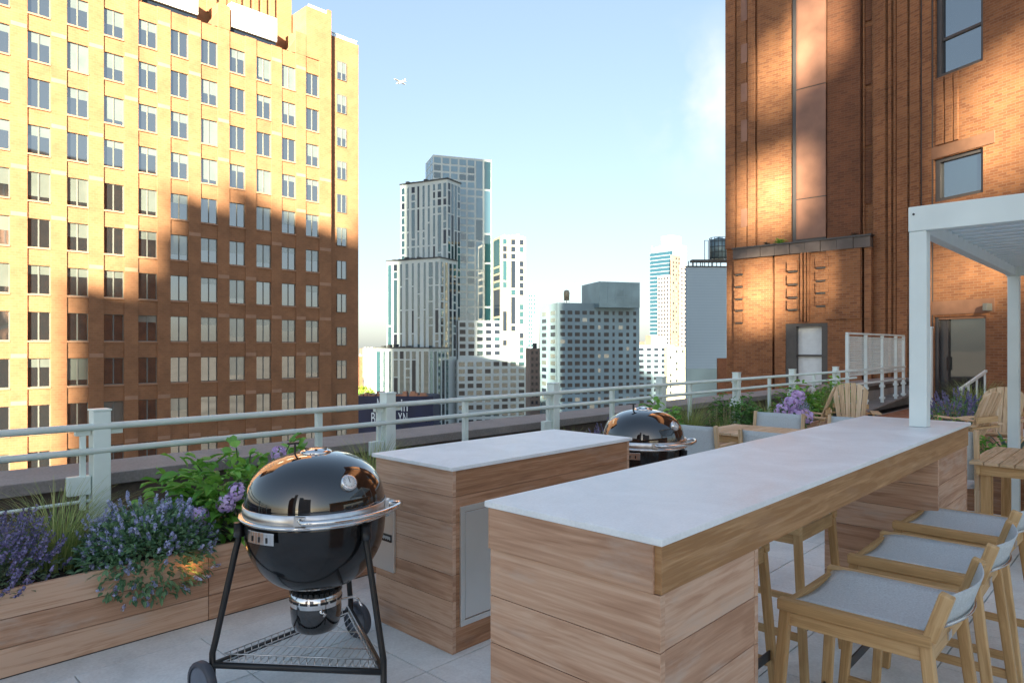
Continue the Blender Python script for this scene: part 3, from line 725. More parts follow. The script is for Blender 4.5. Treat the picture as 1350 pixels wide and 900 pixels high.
# ------------------------------------------------------------------ adirondack chairs
def make_adi(loc, rz, label):
    t = thing('adirondack_chair', label, 'lounge chair', loc, rz, 'fan backed timber garden chairs')   # +Y front
    n = 6
    def fan(f, h): x = f * (.17 + .10 * h); return (x, -.16 - h * .25, .28 + h * .66)
    for k in range(n):
        f0 = -1 + 2 * k / n + .018; f1 = -1 + 2 * (k + 1) / n - .018; fm = (f0 + f1) / 2; b = MB(); pts = []
        top = lambda f: .70 + .32 * math.sqrt(max(0, 1 - (abs(f) * .96) ** 2.2))
        pts = [fan(f0, 0), fan(f1, 0)] + [fan(f1 + (f0 - f1) * q / 4, top(f1 + (f0 - f1) * q / 4)) for q in range(5)]
        fr_ = [Vector(p_) for p_ in pts]; bk_ = [p_ + Vector((0, -.018, -.006)) for p_ in fr_]; rn_ = R.random()
        uv_ = [(p_.z + k, p_.x) for p_ in fr_]
        b.face(fr_, uv_, 0, rn_); b.face(bk_[::-1], uv_[::-1], 0, rn_)
        for q in range(len(fr_)): z_ = (q + 1) % len(fr_); b.face([fr_[z_], fr_[q], bk_[q], bk_[z_]], [uv_[z_], uv_[q], uv_[q], uv_[z_]], 0, rn_)
        b.build('back_slat', M_teak_pale, t)
    for k in range(5):
        y = -.12 + k * .11; b = MB(); b.box(-.27, .27, y, y + .098, .29 + k * .02, .31 + k * .02, grain=True); b.build('seat_slat', M_teak_pale, t, bevel=.003)
    for sx in (-1, 1):
        b = MB(); b.beam((sx * .32, -.34, .53), (sx * .32, .46, .56), .12, .02); b.build('armrest', M_teak_pale, t, bevel=.004)
        b = MB(); b.beam((sx * .28, .40, 0), (sx * .28, .40, .55), .09, .022, (1, 0, 0)); b.build('front_leg', M_teak, t, bevel=.003)
        b = MB(); b.beam((sx * .275, .42, .36), (sx * .275, -.55, .03), .022, .10, (0, 0, 1)); b.build('side_rail', M_teak, t, bevel=.003)
    b = MB(); b.beam((-.25, -.335, .60), (.25, -.335, .60), .02, .07); b.beam((-.33, -.30, .50), (.33, -.30, .50), .05, .022); b.build('back_rail', M_teak, t)
    return t
P1 = at(1122, 548, 10.3); ad = make_adi((P1.x, P1.y, 0), FW + rad(65), 'timber fan backed garden chair standing left of the pergola post beyond the bar')
P2 = at(1058, 548, 9.9); copy_thing(ad, (P2.x, P2.y, 0), FW - rad(30), 'timber fan backed garden chair seen side on beside the lilac hydrangea')
P3 = at(1316, 560, 9.3); copy_thing(ad, (P3.x, P3.y, 0), FW + rad(45), 'timber fan backed garden chair, farther of the pair at the right behind the table')
P4 = at(1264, 560, 8.9); copy_thing(ad, (P4.x, P4.y, 0), FW - rad(60), 'timber fan backed garden chair turned away, nearer of the pair at the right')

# ------------------------------------------------------------------ plants
def rv(a=1): return Vector((R.uniform(-a, a), R.uniform(-a, a), R.uniform(-a, a)))
def leaf(b, p, d, L, W, m=0, curl=.15):
    d = d.normalized(); s_ = d.cross(Vector((0, 0, 1)))
    if s_.length < .05: s_ = Vector((1, 0, 0))
    s_.normalize(); n = s_.cross(d); s_ = (s_ + n * R.uniform(-.5, .5)).normalized(); n = s_.cross(d)
    tip = p + d * L - Vector((0, 0, L * curl)); mid = p + d * L * .5 - Vector((0, 0, L * curl * .15)); up = n * W * .14; rn = R.random()
    def q(f, w): return p + d * L * f + s_ * w * W + up - Vector((0, 0, L * curl * f * f * .6))
    b.face([p, q(.22, -.36), q(.5, -.48), q(.78, -.28), tip, mid], None, m, rn)
    b.face([p, mid, tip, q(.78, .28), q(.5, .48), q(.22, .36)], None, m, rn)
def blade(b, p, d, H, droop, W, m=0, segs=5):
    d = Vector((d[0], d[1], 0)).normalized(); s_ = Vector((-d.y, d.x, 0)); prev = None; rn = R.random()
    for k in range(segs + 1):
        f = k / segs; c = p + d * (droop * f * f * H) + Vector((0, 0, H * (f - .35 * droop * f * f * f))); w_ = W * (1 - f * .85) / 2
        q = (c - s_ * w_, c + s_ * w_)
        if prev: b.face([prev[0], prev[1], q[1], q[0]], None, m, rn)
        prev = q
def petals(b, c, r, n, size, m=0):
    for k in range(n):
        v = rv().normalized(); p = c + v * r * R.uniform(.75, 1.05); t1 = v.cross(rv().normalized()).normalized(); t2 = v.cross(t1); rn = R.random(); s_ = size * R.uniform(.7, 1.2)
        b.face([p - t1 * s_, p - t2 * s_ * .7, p + t1 * s_, p + t2 * s_ * .7], None, m, rn)
def stems(b, c, pts, r=.003):
    for p in pts: b.tube([c, (c + p) / 2 + Vector((0, 0, .02)), p], r, 4)
def hydrangea(loc, r, h, label, heads, nl=420, fl=F_lil, leafm=None, ls=1.0, name='hydrangea', cat='shrub', hs=.055):
    t = thing(name, label, cat, loc)
    b = MB(); sb = MB(); ctr = Vector((0, 0, 0))
    for k in range(nl):
        v = rv().normalized(); v.z = abs(v.z); rr = R.uniform(.35, 1.0) ** .6
        lump = 1 + .22 * math.sin(v.x * 5 + loc[0]) * math.cos(v.y * 6 + v.z * 4)
        p = Vector((v.x * r[0], v.y * r[1], .03 + v.z * h)) * rr * lump
        d = (Vector((v.x, v.y, .25)) + rv(.45)).normalized()
        leaf(b, p, d, R.uniform(.065, .12) * ls, R.uniform(.045, .075) * ls, curl=.25)
        if k % 14 == 0: sb.tube([(v.x * .03, v.y * .03, -.05), p * .6, p], .004 * ls, 4)
    b.build('foliage', leafm or L_hyd, t); sb.build('stem', L_lav, t)
    for (hx, hy, hz) in heads:
        f = MB(); petals(f, Vector((hx, hy, hz)), hs * R.uniform(.85, 1.1), 90, .016 * hs / .055); f.build('flower_head', fl, t)
    return t
def grass(loc, r, h, n, label, droop=.8, plume=False, W=.006, mat=None):
    t = thing('ornamental_grass', label, 'grass', loc)
    b = MB(); f = MB()
    for k in range(n):
        a = R.uniform(0, 2 * math.pi); q = R.random() ** .5 * r * .35; p = Vector((math.cos(a) * q, math.sin(a) * q, 0))
        a2 = a + R.uniform(-.6, .6); blade(b, p, (math.cos(a2), math.sin(a2)), h * R.uniform(.55, 1.05), droop * R.uniform(.3, 1.1), W)
        if plume and k % 9 == 0:
            H = h * R.uniform(.9, 1.15); e = p + Vector((math.cos(a2) * .25 * H, math.sin(a2) * .25 * H, H)); b.tube([p, p.lerp(e, .5) + Vector((0, 0, .03)), e], .0015, 3)
            for z in range(16): blade(f, e - Vector((0, 0, z * .010)), (math.cos(z * 2.4), math.sin(z * 2.4)), .035, .6, .003, segs=2)
    b.build('blades', mat or L_grass, t)
    if plume: f.build('plume', L_dry, t)
    return t
def spikes(loc, r, h, n, label, fl, lf, name, dense=1.0, trail=0.0, leaves=600, fs=.007, lsz=.02, cat='flowering plant', spike=.10):
    t = thing(name, label, cat, loc)
    b = MB(); f = MB()
    for k in range(leaves):
        v = rv().normalized(); v.z = abs(v.z) if R.random() > trail else v.z * .8; rr = R.uniform(.3, 1.0) ** .5
        p = Vector((v.x * r[0], v.y * r[1], v.z * h * .85)) * rr; leaf(b, p, (v + rv(.7)), lsz * R.uniform(.7, 1.4), lsz * .6)
    for k in range(n):
        v = rv().normalized(); v.z = abs(v.z) if R.random() > trail else v.z * .7
        p = Vector((v.x * r[0], v.y * r[1], v.z * h)) * R.uniform(.75, 1.02); d = (v * .8 + Vector((0, 0, .9 if v.z > 0 else .1)) + rv(.3)).normalized()
        L = spike * R.uniform(.5, 1.3); b.tube([p * .5, p, p + d * L], .0015, 3)
        for q in range(int(16 * dense)):
            c = p + d * L * (q / (16 * dense)); petals(f, c, .010 * (1.2 - q / (16 * dense) * .6), 2, fs)
    b.build('foliage', lf, t); f.build('flowers', fl, t)
    return t
yb = 4.15; zs = .35
spikes((.50, 4.08, zs), (.48, .30, 0), .34, 260, 'dusky purple lavender at the left edge of the planter', F_purp, L_lav, 'lavender', leaves=1600, fs=.008, lsz=.03, spike=.12)
grass((.98, 4.22, zs), .35, .50, 420, 'wispy green ornamental grass between the lavender and the blue catmint', 1.0)
spikes((1.34, 3.97, zs + .02), (.36, .27, 0), .34, 330, 'bushy catmint with blue flowers spilling over the planter edge', F_blue, L_mint, 'catmint', trail=.45, leaves=5200, fs=.008, lsz=.034, spike=.045, dense=.8)
hydrangea((1.97, 4.14, zs), (.58, .34), .50, 'broad leaved hydrangea with lilac heads left of the near grill lid', [(-.40, -.26, .22), (-.27, -.30, .27), (-.20, -.30, .33), (.10, -.2, .50)], nl=1100)
grass((2.95, 4.2, zs), .34, .55, 520, 'dense green grass between the near grill and the grill counter', .75)
hydrangea((4.55, 4.25, zs), (.22, .2), .33, 'small broad leaved shrub showing above the grill counter top', [], nl=130, name='broadleaf_shrub')
grass((3.75, 4.3, zs), .2, .34, 120, 'low loose grass behind the grill counter near the second post', .8)
grass((5.35, 4.3, zs), .25, .42, 160, 'thin grass behind the third railing post', .7)
spikes((5.9, 4.15, zs), (.35, .24, 0), .38, 110, 'faded purple flower spikes left of the far grill', F_purp, L_mint, 'catmint', leaves=800, lsz=.03)
hydrangea((6.75, 4.15, zs), (.42, .28), .50, 'bright green broad leaved shrub just behind the far grill lid', [], nl=420, name='broadleaf_shrub')
grass((7.55, 4.2, zs), .35, .62, 420, 'upright green grass around the fourth railing post', .7)
grass((7.9, 3.95, zs), .24, .36, 150, 'pale plumed grass in front of the dark shrub', .8, True)
hydrangea((8.75, 4.18, zs), (.62, .3), .50, 'dense dark green shrub right of the plumed grass', [], nl=900, leafm=L_dark, ls=.7, name='dense_shrub')
grass((9.7, 4.2, zs), .35, .5, 300, 'soft green grass right of the fifth railing post', .8)
spikes((10.3, 4.05, zs), (.4, .25, 0), .36, 120, 'blue catmint behind the dining chair', F_blue, L_mint, 'catmint', leaves=900, lsz=.03)
hydrangea((11.0, 4.2, zs), (.45, .3), .55, 'green shrub with one white flower behind the lilac hydrangea', [(-.2, -.25, .5)], nl=420, fl=F_white, leafm=L_hyd, name='flowering_shrub', hs=.06)
grass((11.9, 4.15, zs), .4, .5, 340, 'greyish grass tuft left of the fan backed chair', .8, True)
hydrangea((12.7, 4.2, zs), (.45, .3), .58, 'rounded green shrub at the end of the planters', [], nl=420, name='broadleaf_shrub')
# potted lilac hydrangea on the dining floor
def pot(loc, r, h, label, m=M_pot):
    t = MB(); t.lathe([(0, 0), (r * .78, 0), (r, h * .96), (r * 1.05, h * .96), (r * 1.05, h), (r * .95, h), (r * .92, h * .86), (0, h * .86)], n=32)
    o = t.build('plant_pot', m, loc=loc); return tag(o, label, 'pot')
P = at(1038, 570, 8.4)
pot((P.x, P.y, 0), .17, .42, 'dark round pot under the lilac hydrangea', M_blackm)
hydrangea((P.x, P.y, .40), (.19, .19), .42, 'lilac hydrangea in a pot beyond the dining table', [(-.10, -.09, .43), (-.16, .0, .34), (-.08, -.14, .30), (-.12, -.05, .22), (.02, -.12, .50), (.12, -.18, .26)], nl=320, leafm=L_dark, hs=.095, ls=.8)
# right hand bed behind the chairs
planter(11.0, 14.2, 1.75, 2.8, .38, 'timber planter with lavender and grass before the glass door', group='timber planters near the door')
spikes((11.75, 2.25, .33), (.60, .42, 0), .52, 150, 'blue grey lavender in front of the glass door', F_purp, L_mint, 'lavender', leaves=1500, lsz=.035, fs=.012)
grass((12.95, 2.2, .33), .6, .75, 620, 'fresh green grass below the sloping handrail', .8, W=.009)
pl = planter(7.5, 8.75, -1.3, 1.42, .45, 'low timber planter behind the pergola table, holding the agave', 3, 'timber planters near the door', M_ipe_dark)
P = Vector((8.1, 1.66, 0)); pot((P.x, P.y, 0), .14, .58, 'zinc pot with bright green leaves past the bar end'); hydrangea((P.x, P.y, .56), (.17, .17), .22, 'bright green leafy plant in the zinc pot', [], nl=110, ls=.7, name='potted_plant', cat='plant')
P = at(1305, 582, 6.55); hydrangea((P.x, P.y, .40), (.17, .17), .24, 'green leafy plant in the low planter beside the agave', [], nl=150, ls=.7, name='leafy_plant', cat='plant')
def agave(loc, label):
    t = thing('agave', label, 'plant', loc); b = MB()
    for k in range(26):
        a = k * 2.4; e = .25 + .9 * (k / 26); d = Vector((math.cos(a) * math.cos(e), math.sin(a) * math.cos(e), math.sin(e))); leaf(b, Vector((0, 0, 0)), d, .30, .045, curl=.0)
    b.build('leaves', L_agave, t)
P = at(1334, 590, 6.6); agave((P.x, P.y, .42), 'spiky grey green agave left of the second pergola post')

# assumed source for the warm glow under the catmint; lamp and housing unseen
lt = thing('assumed_light', 'tiny warm light, assumed and unseen, at the planter boards under the catmint', 'lamp', (1.50, 3.80, .345))
b = MB(); b.box(-.02, .02, .004, .029, -.008, .008); b.build('housing', M_bronze, lt)
ld = bpy.data.lights.new('assumed_lamp', 'POINT'); ld.energy = .02; ld.color = (1, .45, .12); ld.shadow_soft_size = .02
lo = bpy.data.objects.new('assumed_lamp', ld); col.objects.link(lo); lo.parent = lt; lo.location = (0, -.02, -.015)
# ------------------------------------------------------------------ walls with openings
def wall(b, M, u0, u1, z0, z1, holes, y0=0.0, y1=.3, m=0):
    us = sorted(set([u0, u1] + [h[0] for h in holes] + [h[1] for h in holes])); us = [u for u in us if u0 <= u <= u1]
    for i in range(len(us) - 1):
        a, c = us[i], us[i + 1]; mid = (a + c) / 2
        cuts = sorted([(h[2], h[3]) for h in holes if h[0] <= mid <= h[1]]); z = z0
        for (p, q) in cuts:
            if p > z: b.box(a, c, y0, y1, z, min(p, z1), M, m, rn=.5)
            z = max(z, q)
        if z < z1: b.box(a, c, y0, y1, z, z1, M, m, rn=.5)
def along(o, ang, px):
    r = (px - 675) / 909; dx, dy = math.cos(ang), math.sin(ang)
    R0 = o[0] * SF - o[1] * CF; F0 = o[0] * CF + o[1] * SF; dR = dx * SF - dy * CF; dF = dx * CF + dy * SF
    t = (r * F0 - R0) / (dR - r * dF); return t, F0 + dF * t

# ------------------------------------------------------------------ brick building on the right
bb = thing('brick_building', 'tall red brown brick building at the right with copper toned bay and glass door', 'building', (22, 8.5, 0))
inv = Matrix.Translation((-22, -8.5, 0))
OL, AL = (22.0, 10.87), rad(-90); OA, AA = (22.0, 6.24), math.atan2(-.905, -.425)
ML = inv @ frameM(OL, AL); MA = inv @ frameM(OA, AA)
def ul(px): return along(OL, AL, px)[0]
def ua(px): return along(OA, AA, px)[0]
def zl(px, py): return zat(py, along(OL, AL, px)[1])
def za_(px, py): return zat(py, along(OA, AA, px)[1])
LW = 10.87 - 6.24
b = MB(); wall(b, ML, 0, LW, -38, 30, [(ul(1047), ul(1093), 4.8, 30)], .0, .6)
b.box(0, 12, .61, 20, -38, 30, ML)                                     # the body behind
b.build('wall', M_brick, bb)
# upper left: pilasters and grooves
b = MB()
for (p0, p1, yy) in ((958, 970.5, -.10), (972, 985, -.05), (987, 997, -.08), (1000.5, 1046.5, -.12), (1139, 1141, -.10), (1150, 1154, -.06)):
    b.box(ul(p0), ul(p1), yy, -.002, 4.82, 30, ML, rn=.5)
for (y0_, y1_) in ((-10, 30), (60, 85), (112, 136), (160, 188), (276, 300)): b.box(ul(978), ul(986), -.058, -.051, zl(978, y1_), zl(978, y0_), ML, 1)
b.build('pilaster', [M_brick, M_copper], bb)
b = MB(); b.box(ul(1094), ul(1137), -.22, -.002, 4.82, 30, ML, rn=.5); b.build('pilaster', M_brickd, bb)
b = MB()
for (y0_, y1_) in ((-20, 28), (36, 112), (122, 192), (200, 268)):
    b.box(ul(1141.5), ul(1149.5), -.05, -.002, zl(1145, y1_), zl(1145, y0_), ML, rn=.5)
b.build('recess_panel', M_brickd, bb)
# rounded copper toned bay in segments
u0, u1 = ul(1047.5), ul(1092.5); zs_ = [4.85] + [zl(1070, y) for y in (263, 118, -28, -170)]
for i in range(4):
    b = MB(); pts = []
    for k in range(9):
        a = math.pi / 2 * k / 8; rr_ = .22; pts.append((u0 + rr_ * (1 - math.cos(a)) * 1.0, .1 - .36 * math.sin(a)))
    pts.append((u1, -.26)); pts.append((u1, .1))
    z0_, z1_ = zs_[i] + .015, zs_[i + 1] - .015
    for k in range(len(pts) - 1):
        p, q = pts[k], pts[k + 1]
        b.face([ML @ Vector((p[0], p[1], z0_)), ML @ Vector((q[0], q[1], z0_)), ML @ Vector((q[0], q[1], z1_)), ML @ Vector((p[0], p[1], z1_))], [(p[0], z0_), (q[0], z0_), (q[0], z1_), (p[0], z1_)], 0, .5, k < 7)
    b.build('copper_bay', M_copper, bb)
b = MB(); b.box(u0 + .03, u1 - .01, -.235, .1, 4.8, 30, ML); b.build('bay_joint', M_bronze, bb)
# lower bay, proud of the wall
LB = ul(973); RB = ul(1153); yb_ = -.32
wl0, wl1, wz0, wz1 = ul(1041), ul(1096), zat(507, 21.6), zl(1042, 427)
b = MB(); wall(b, ML, LB, RB, -6, 4.42, [(wl0, wl1, wz0, wz1), (ul(1023.5), ul(1026.5), -6, 4.42), (ul(1140.5), ul(1144), -6, 4.42)], yb_, -.003)
wall(b, ML, ul(1094.0), ul(1139.5), wz1 + .1, 4.42, [], yb_ - .05, yb_ - .003)
b.build('lower_bay', M_brick, bb)
b = MB(); b.box(ul(1023.5), ul(1026.5), -.10, -.004, -6, 4.42, ML); b.box(ul(1140.5), ul(1144), -.10, -.004, -6, 4.42, ML); b.build('groove', M_bronze, bb)
b = MB()
nseg = 9
for k in range(nseg):
    a = LB + (RB - LB) * k / nseg; c = LB + (RB - LB) * (k + 1) / nseg; b.box(a + .006, c - .006, yb_ - .07 - .02 * (k % 2), -.003, 4.421, 4.74, ML)
b.build('lead_band', M_band, bb)
b = MB(); b.box(LB - .02, RB + .03, yb_ - .12, -.003, 4.741, 4.79, ML); b.build('ledge', M_bronze, bb)
# stepped brick corbels
def corbels(p0, p1, ys, d=.10):
    b = MB()
    for k, y in enumerate(ys):
        z = zl((p0 + p1) / 2, y); b.box(ul(p0), ul(p1), yb_ - d, yb_ - .003, z, z + .30, ML, rn=.5)
        b.box(ul(p0) + .02, ul(p1) - .02, yb_ - d * .6, yb_ - .004, z - .05, z - .001, ML, 1)  # dark strip stands in for the shadow under each corbel
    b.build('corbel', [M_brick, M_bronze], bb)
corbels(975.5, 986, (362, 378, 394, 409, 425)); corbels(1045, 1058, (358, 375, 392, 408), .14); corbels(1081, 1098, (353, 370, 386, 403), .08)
b = MB()
for p in (1062, 1067, 1071): b.box(ul(p), ul(p + 2.2), yb_ - .12, yb_ - .003, wz1 + .06, 4.42, ML, rn=.5)
b.build('reed', M_brick, bb)
# lower sash window
wn = MB(); a0, a1 = wl0, wl1; fy = yb_ + .02
wn.box(a0, a0 + .32, fy, fy + .24, wz0, wz1, ML); wn.box(a1 - .18, a1, fy, fy + .24, wz0, wz1, ML); wn.box(a0 + .321, a1 - .181, fy, fy + .24, wz1 - .10, wz1, ML)
wn.box(a0 + .321, a1 - .181, fy + .10, fy + .18, (wz0 + wz1) / 2 - .07, (wz0 + wz1) / 2 - .01, ML)
wo_ = wn.build('window', M_bronze, bb)
b = MB(); b.box(a0 + .321, a1 - .181, fy + .185, fy + .20, wz0, wz1 - .101, ML); b.build('shade', M_shade, wo_)
b = MB(); b.box(a0 - .02, a1 + .02, yb_ - .06, -.004, wz0 - .12, wz0 - .002, ML); b.build('sill', M_lint, bb)

# angled wing
W1 = (ua(1233), ua(1296), za_(1234, 104), za_(1234, 104) + 2.35)
W2 = (ua(1231), ua(1296), za_(1232, 267), za_(1232, 211))
DR = (ua(1231), ua(1300), -.3, za_(1235, 418))
b = MB(); wall(b, MA, 0, 16, -38, 30, [W1, W2, DR], 0, .5); b.box(.3, 16, 1.6, 12, -38, 30, MA); b.build('wall', M_brick, bb)
b = MB()
for (p0, p1, yy) in ((1155.5, 1171, -.13), (1173.5, 1177.5, -.09), (1179.5, 1182.5, -.05), (1185.5, 1199, -.10), (1201, 1214, -.06), (1216.5, 1228.5, -.03)):
    b.box(ua(p0), ua(p1), yy, -.002, -6, 30, MA, rn=.5)
for (p0, p1) in ((1235.5, 1245), (1247.5, 1257), (1259, 1264)):
    b.box(ua(p0), ua(p1), -.05, -.002, W2[3] + .36, W1[2] - .04, MA, rn=.5)
b.build('pilaster', M_brick, bb)
b = MB()
for (p, q) in ((1171.2, 1173.3), (1199.2, 1200.8), (1214.2, 1216.3), (1228.7, 1230.2)): b.box(ua(p), ua(q), -.012, -.002, -6, 30, MA)
b.build('groove', M_bronze, bb)
b = MB(); b.box(ua(1221), ua(1312), -.025, -.002, W2[3] + .02, W2[3] + .33, MA); b.build('lintel', M_lint, bb)
b = MB(); b.box(ua(1229), ua(1312), -.025, -.002, DR[3] + .06, DR[3] + .42, MA); b.build('lintel', M_lint, bb)
def win(M, h, sash, name='window'):
    a0, a1, z0, z1 = h; f = .09; b = MB()
    b.box(a0, a0 + f * 1.5, .06, .22, z0, z1, M); b.box(a1 - f, a1, .06, .22, z0, z1, M); b.box(a0 + f * 1.5 + .001, a1 - f - .001, .06, .22, z0, z0 + f, M); b.box(a0 + f * 1.5 + .001, a1 - f - .001, .06, .22, z1 - f, z1, M)
    if sash: b.box(a0 + f * 1.5 + .001, a1 - f - .001, .09, .18, sash - .035, sash + .035, M)
    w_ = b.build(name, M_bronze, bb); b = MB(); b.box(a0 + f * 1.5 + .002, a1 - f - .002, .14, .15, z0 + f + .001, z1 - f - .001, M); b.build('pane', M_glass, w_); return w_
win(MA, W1, W1[2] + 1.0); win(MA, W2, None)
# glazed door
a0, a1, z0, z1 = DR; b = MB()
b.box(a0, a0 + .10, .05, .20, z0, z1, MA); b.box(a1 - .05, a1, .05, .20, z0, z1, MA, 1); b.box(a0 + .101, a1 - .051, .05, .20, z1 - .07, z1, MA, 1)
b.box(a0 + .101, a0 + .30, .12, .2, z0, z1 - .071, MA); b.box(a0 + .301, a0 + .335, .10, .2, z0, z1 - .071, MA)
dr = b.build('door', [M_bronze, M_lint], bb); b = MB(); b.box(a0 + .336, a1 - .052, .15, .16, z0, z1 - .071, MA); b.build('pane', M_dglass, dr)
b = MB(); b.box(a0 + .42, a0 + .62, .20, .21, z0, z1 - .1, MA); b.build('curtain', M_shade, dr)
b = MB(); b.box(a0 + .30, a0 + .33, .04, .08, .9, 1.25, MA); b.build('handle', M_bronze, dr)
b = MB(); b.box(ua(1303), ua(1309), -.22, -.002, za_(1305, 410), za_(1305, 400), MA); b.build('wall_lamp', M_lframe, bb, bevel=.01)
# plants growing on the ledge
for (px, s_, lab) in ((1034, .16, 'small green weed tuft growing on the ledge left of the copper bay'), (1131, .10, 'dry dark weeds on the ledge at the right end of the lead band'), (1016, .09, 'low dark weeds on the ledge beside the green tuft')):
    q = inv.inverted() @ ML @ Vector((ul(px), yb_ + .05, 4.79))
    t = thing('weed', lab, 'plant', q); b = MB()
    for k in range(160):
        v = rv().normalized(); v.z = abs(v.z); leaf(b, Vector((v.x * 2, v.y, v.z)) * s_ * R.random(), v, s_ * .5, s_ * .25)
    b.build('foliage', L_hyd if s_ > .12 else M_bark, t)
# handrail at the steps by the door
hr = thing('handrail', 'short sloping white handrail in front of the glass door', 'handrail', tuple(at(1282, 515, 14.5)))
pa, pb_ = at(1266, 513, 13.6) - hr.location, at(1300, 489, 15.0) - hr.location
b = MB(); b.beam(pa, pb_, .05, .05); b.build('rail', M_white, hr)
for f in (.06, .3, .62, .95): b = MB(); q = pa.lerp(pb_, f); b.beam(q, q - Vector((0, 0, .62)), .035, .035, (1, 0, 0)); b.build('baluster', M_white, hr)

# ------------------------------------------------------------------ windows collector
class Win:
    def __init__(s): s.w = []
    def add(s, M, u0, u1, z0, z1, m=0, d=.06): s.w.append((M, u0, u1, z0, z1, m, d))
    def finish(s, root, mats):
        def size(q):
            p = q[0] @ Vector(((q[1] + q[2]) / 2, 0, (q[3] + q[4]) / 2)) + root.location; F = p.x * CF + p.y * SF
            return (q[2] - q[1]) * (q[4] - q[3]) / F ** 2
        s.w.sort(key=size, reverse=True)
        for q in s.w[:100]:
            b = MB(); b.box(q[1], q[2], -q[6], 0.0, q[3], q[4], q[0]); b.build('window', mats[q[5]], root)
        if s.w[100:]:
            b = MB()
            for q in s.w[100:]: b.box(q[1], q[2], -q[6], 0.0, q[3], q[4], q[0], q[5])
            tag(b.build('window', mats, root), kind='stuff')

# ------------------------------------------------------------------ tan brick building on the left
YB = 65.0
lb = thing('office_building', 'large tan brick office block at the left, half golden in the sun', 'building', (25, 66, 0)); iL = Matrix.Translation((-25, -66, 0))
I4 = iL
X0 = 13.78; PX = 2.685; WW = 1.56; ZT = 30.15; HP = 3.69; WH = 2.27
cols = [X0 + k * PX for k in range(-3, 10)]; rows = [ZT - HP * k for k in range(0, 18)]
b = MB()
edges = []
for i, x in enumerate(cols):
    l = x + WW / 2; r = (cols[i + 1] - WW / 2) if i + 1 < len(cols) else 40.15
    edges.append((l, r))
edges.insert(0, (X0 - 3 * PX - WW / 2 - 1.1, X0 - 3 * PX - WW / 2))
for (l, r) in edges: b.box(l, r, YB - .07, YB + 2, -38, 31.75, I4, rn=R.random())
for x in cols:
    zt_ = 31.7
    for z in rows:
        b.box(x - WW / 2 - .0, x + WW / 2 + .0, YB, YB + .25, z, zt_, I4, rn=R.random())
        b.box(x - WW / 2 + .0, x + WW / 2 - .0, YB - .10, YB - .003, z - WH - .13, z - WH, I4, 2); zt_ = z - WH - .0
    b.box(x - WW / 2, x + WW / 2, YB, YB + .25, -38, zt_, I4, 1)
for i, (l, r) in enumerate(edges):
    for k, z in enumerate(rows):
        if (i * 7 + k * 3 + (i * k) % 3) % 4 < 2: b.box(l + .04, r - .04, YB - .085, YB - .071, z + .05 , z + .38, I4, 2)
b.build('facade_wall', [M_tan, M_tan2, M_tanblock], lb)
b = MB(); b.box(2.0, 37.2, YB + .3, YB + 30, -38, 31.6, I4); b.box(-10, 37.0, YB + 2.6, YB + 30, 31.6, 50, I4); b.box(37.2, 40.15, YB + .3, YB + 30, -38, 37.0, I4)
b.box(37.2, 40.15, YB - .07, YB + .29, 31.76, 37.0, I4); b.box(40.15, 43.95, YB + .5, YB + 30, -38, 35.2, I4)
b.box(39.7, 40.15, YB - .075, YB + .4, 37.0, 37.5, I4)
b.build('wall', M_tan, lb)
b = MB()
for k in range(14): b.box(37.5 + k * .17, 37.56 + k * .17, YB - .02, YB + .1, 37.0, 37.35, I4)
b.build('roof_rail', M_twhite, lb); b = MB()
b.box(40.2, 43.9, YB + .6, YB + .7, 35.6, 35.66, I4)
for k in range(19): b.box(40.3 + k * .19, 40.33 + k * .19, YB + .6, YB + .7, 35.2, 35.6, I4)
b.build('roof_rail', M_twhite, lb)
for xx in (21.4 - 7.8, 21.4, 29.2, 37.0 + 99):
    if xx > 50: continue
    b = MB(); b.box(xx + .15, xx + 4.8, YB + .05, YB + 2.2, 32.25, 34.6, I4); b.build('white_balcony', M_white, lb)
    b = MB(); b.box(xx + .15, xx + 4.8, YB + .3, YB + 2.2, 31.76, 32.24, I4); b.build('terrace_window', M_dkglass, lb)
for xx in (28.0, 36.0, 20.2):
    b = MB(); b.box(xx, xx + 1.15, YB - .10, YB + 2.0, 31.76, 34.0, I4); b.build('buttress', M_tan, lb)
    b = MB(); b.face([I4 @ Vector(p) for p in ((xx - .9, YB + .0, 31.76), (xx, YB + .0, 31.76), (xx, YB + .0, 33.2))], None); b.face([I4 @ Vector(p) for p in ((xx - .9, YB + .3, 31.76), (xx - .9, YB, 31.76), (xx, YB, 33.2), (xx, YB + .3, 33.2))], None); b.build('brace', M_tan2, lb)
b = MB()
for k in range(6): b.box(30 + k * .9, 30.5 + k * .9, YB + 2.4, YB + 2.6, 34, 50, I4)
for k in range(12): b.box(8 + k * 2.0, 8.9 + k * 2.0, YB + 2.35, YB + 2.6, 34, 50, I4)
b.build('upper_pier', M_tan, lb)
wins = []
for x in cols:
    for k, z in enumerate(rows[:13]): wins.append((x, YB, z, WW, WH, k))
for k in range(-1, 12): wins.append((41.75, YB + .5 - .19, 29.06 - 3.62 * k, 1.2, 2.0, k))
def fof(q): return q[0] * CF + q[1] * SF
wins.sort(key=lambda q: (q[3] * q[4]) / fof(q) ** 2 * (1 if -.2 < (458 - (q[2] - 1.5) / fof(q) * 909) / 620 < 1 and ((q[0] * SF - q[1] * CF) / fof(q) * 909 + 675) > -10 else .01), reverse=True)
rest = MB()
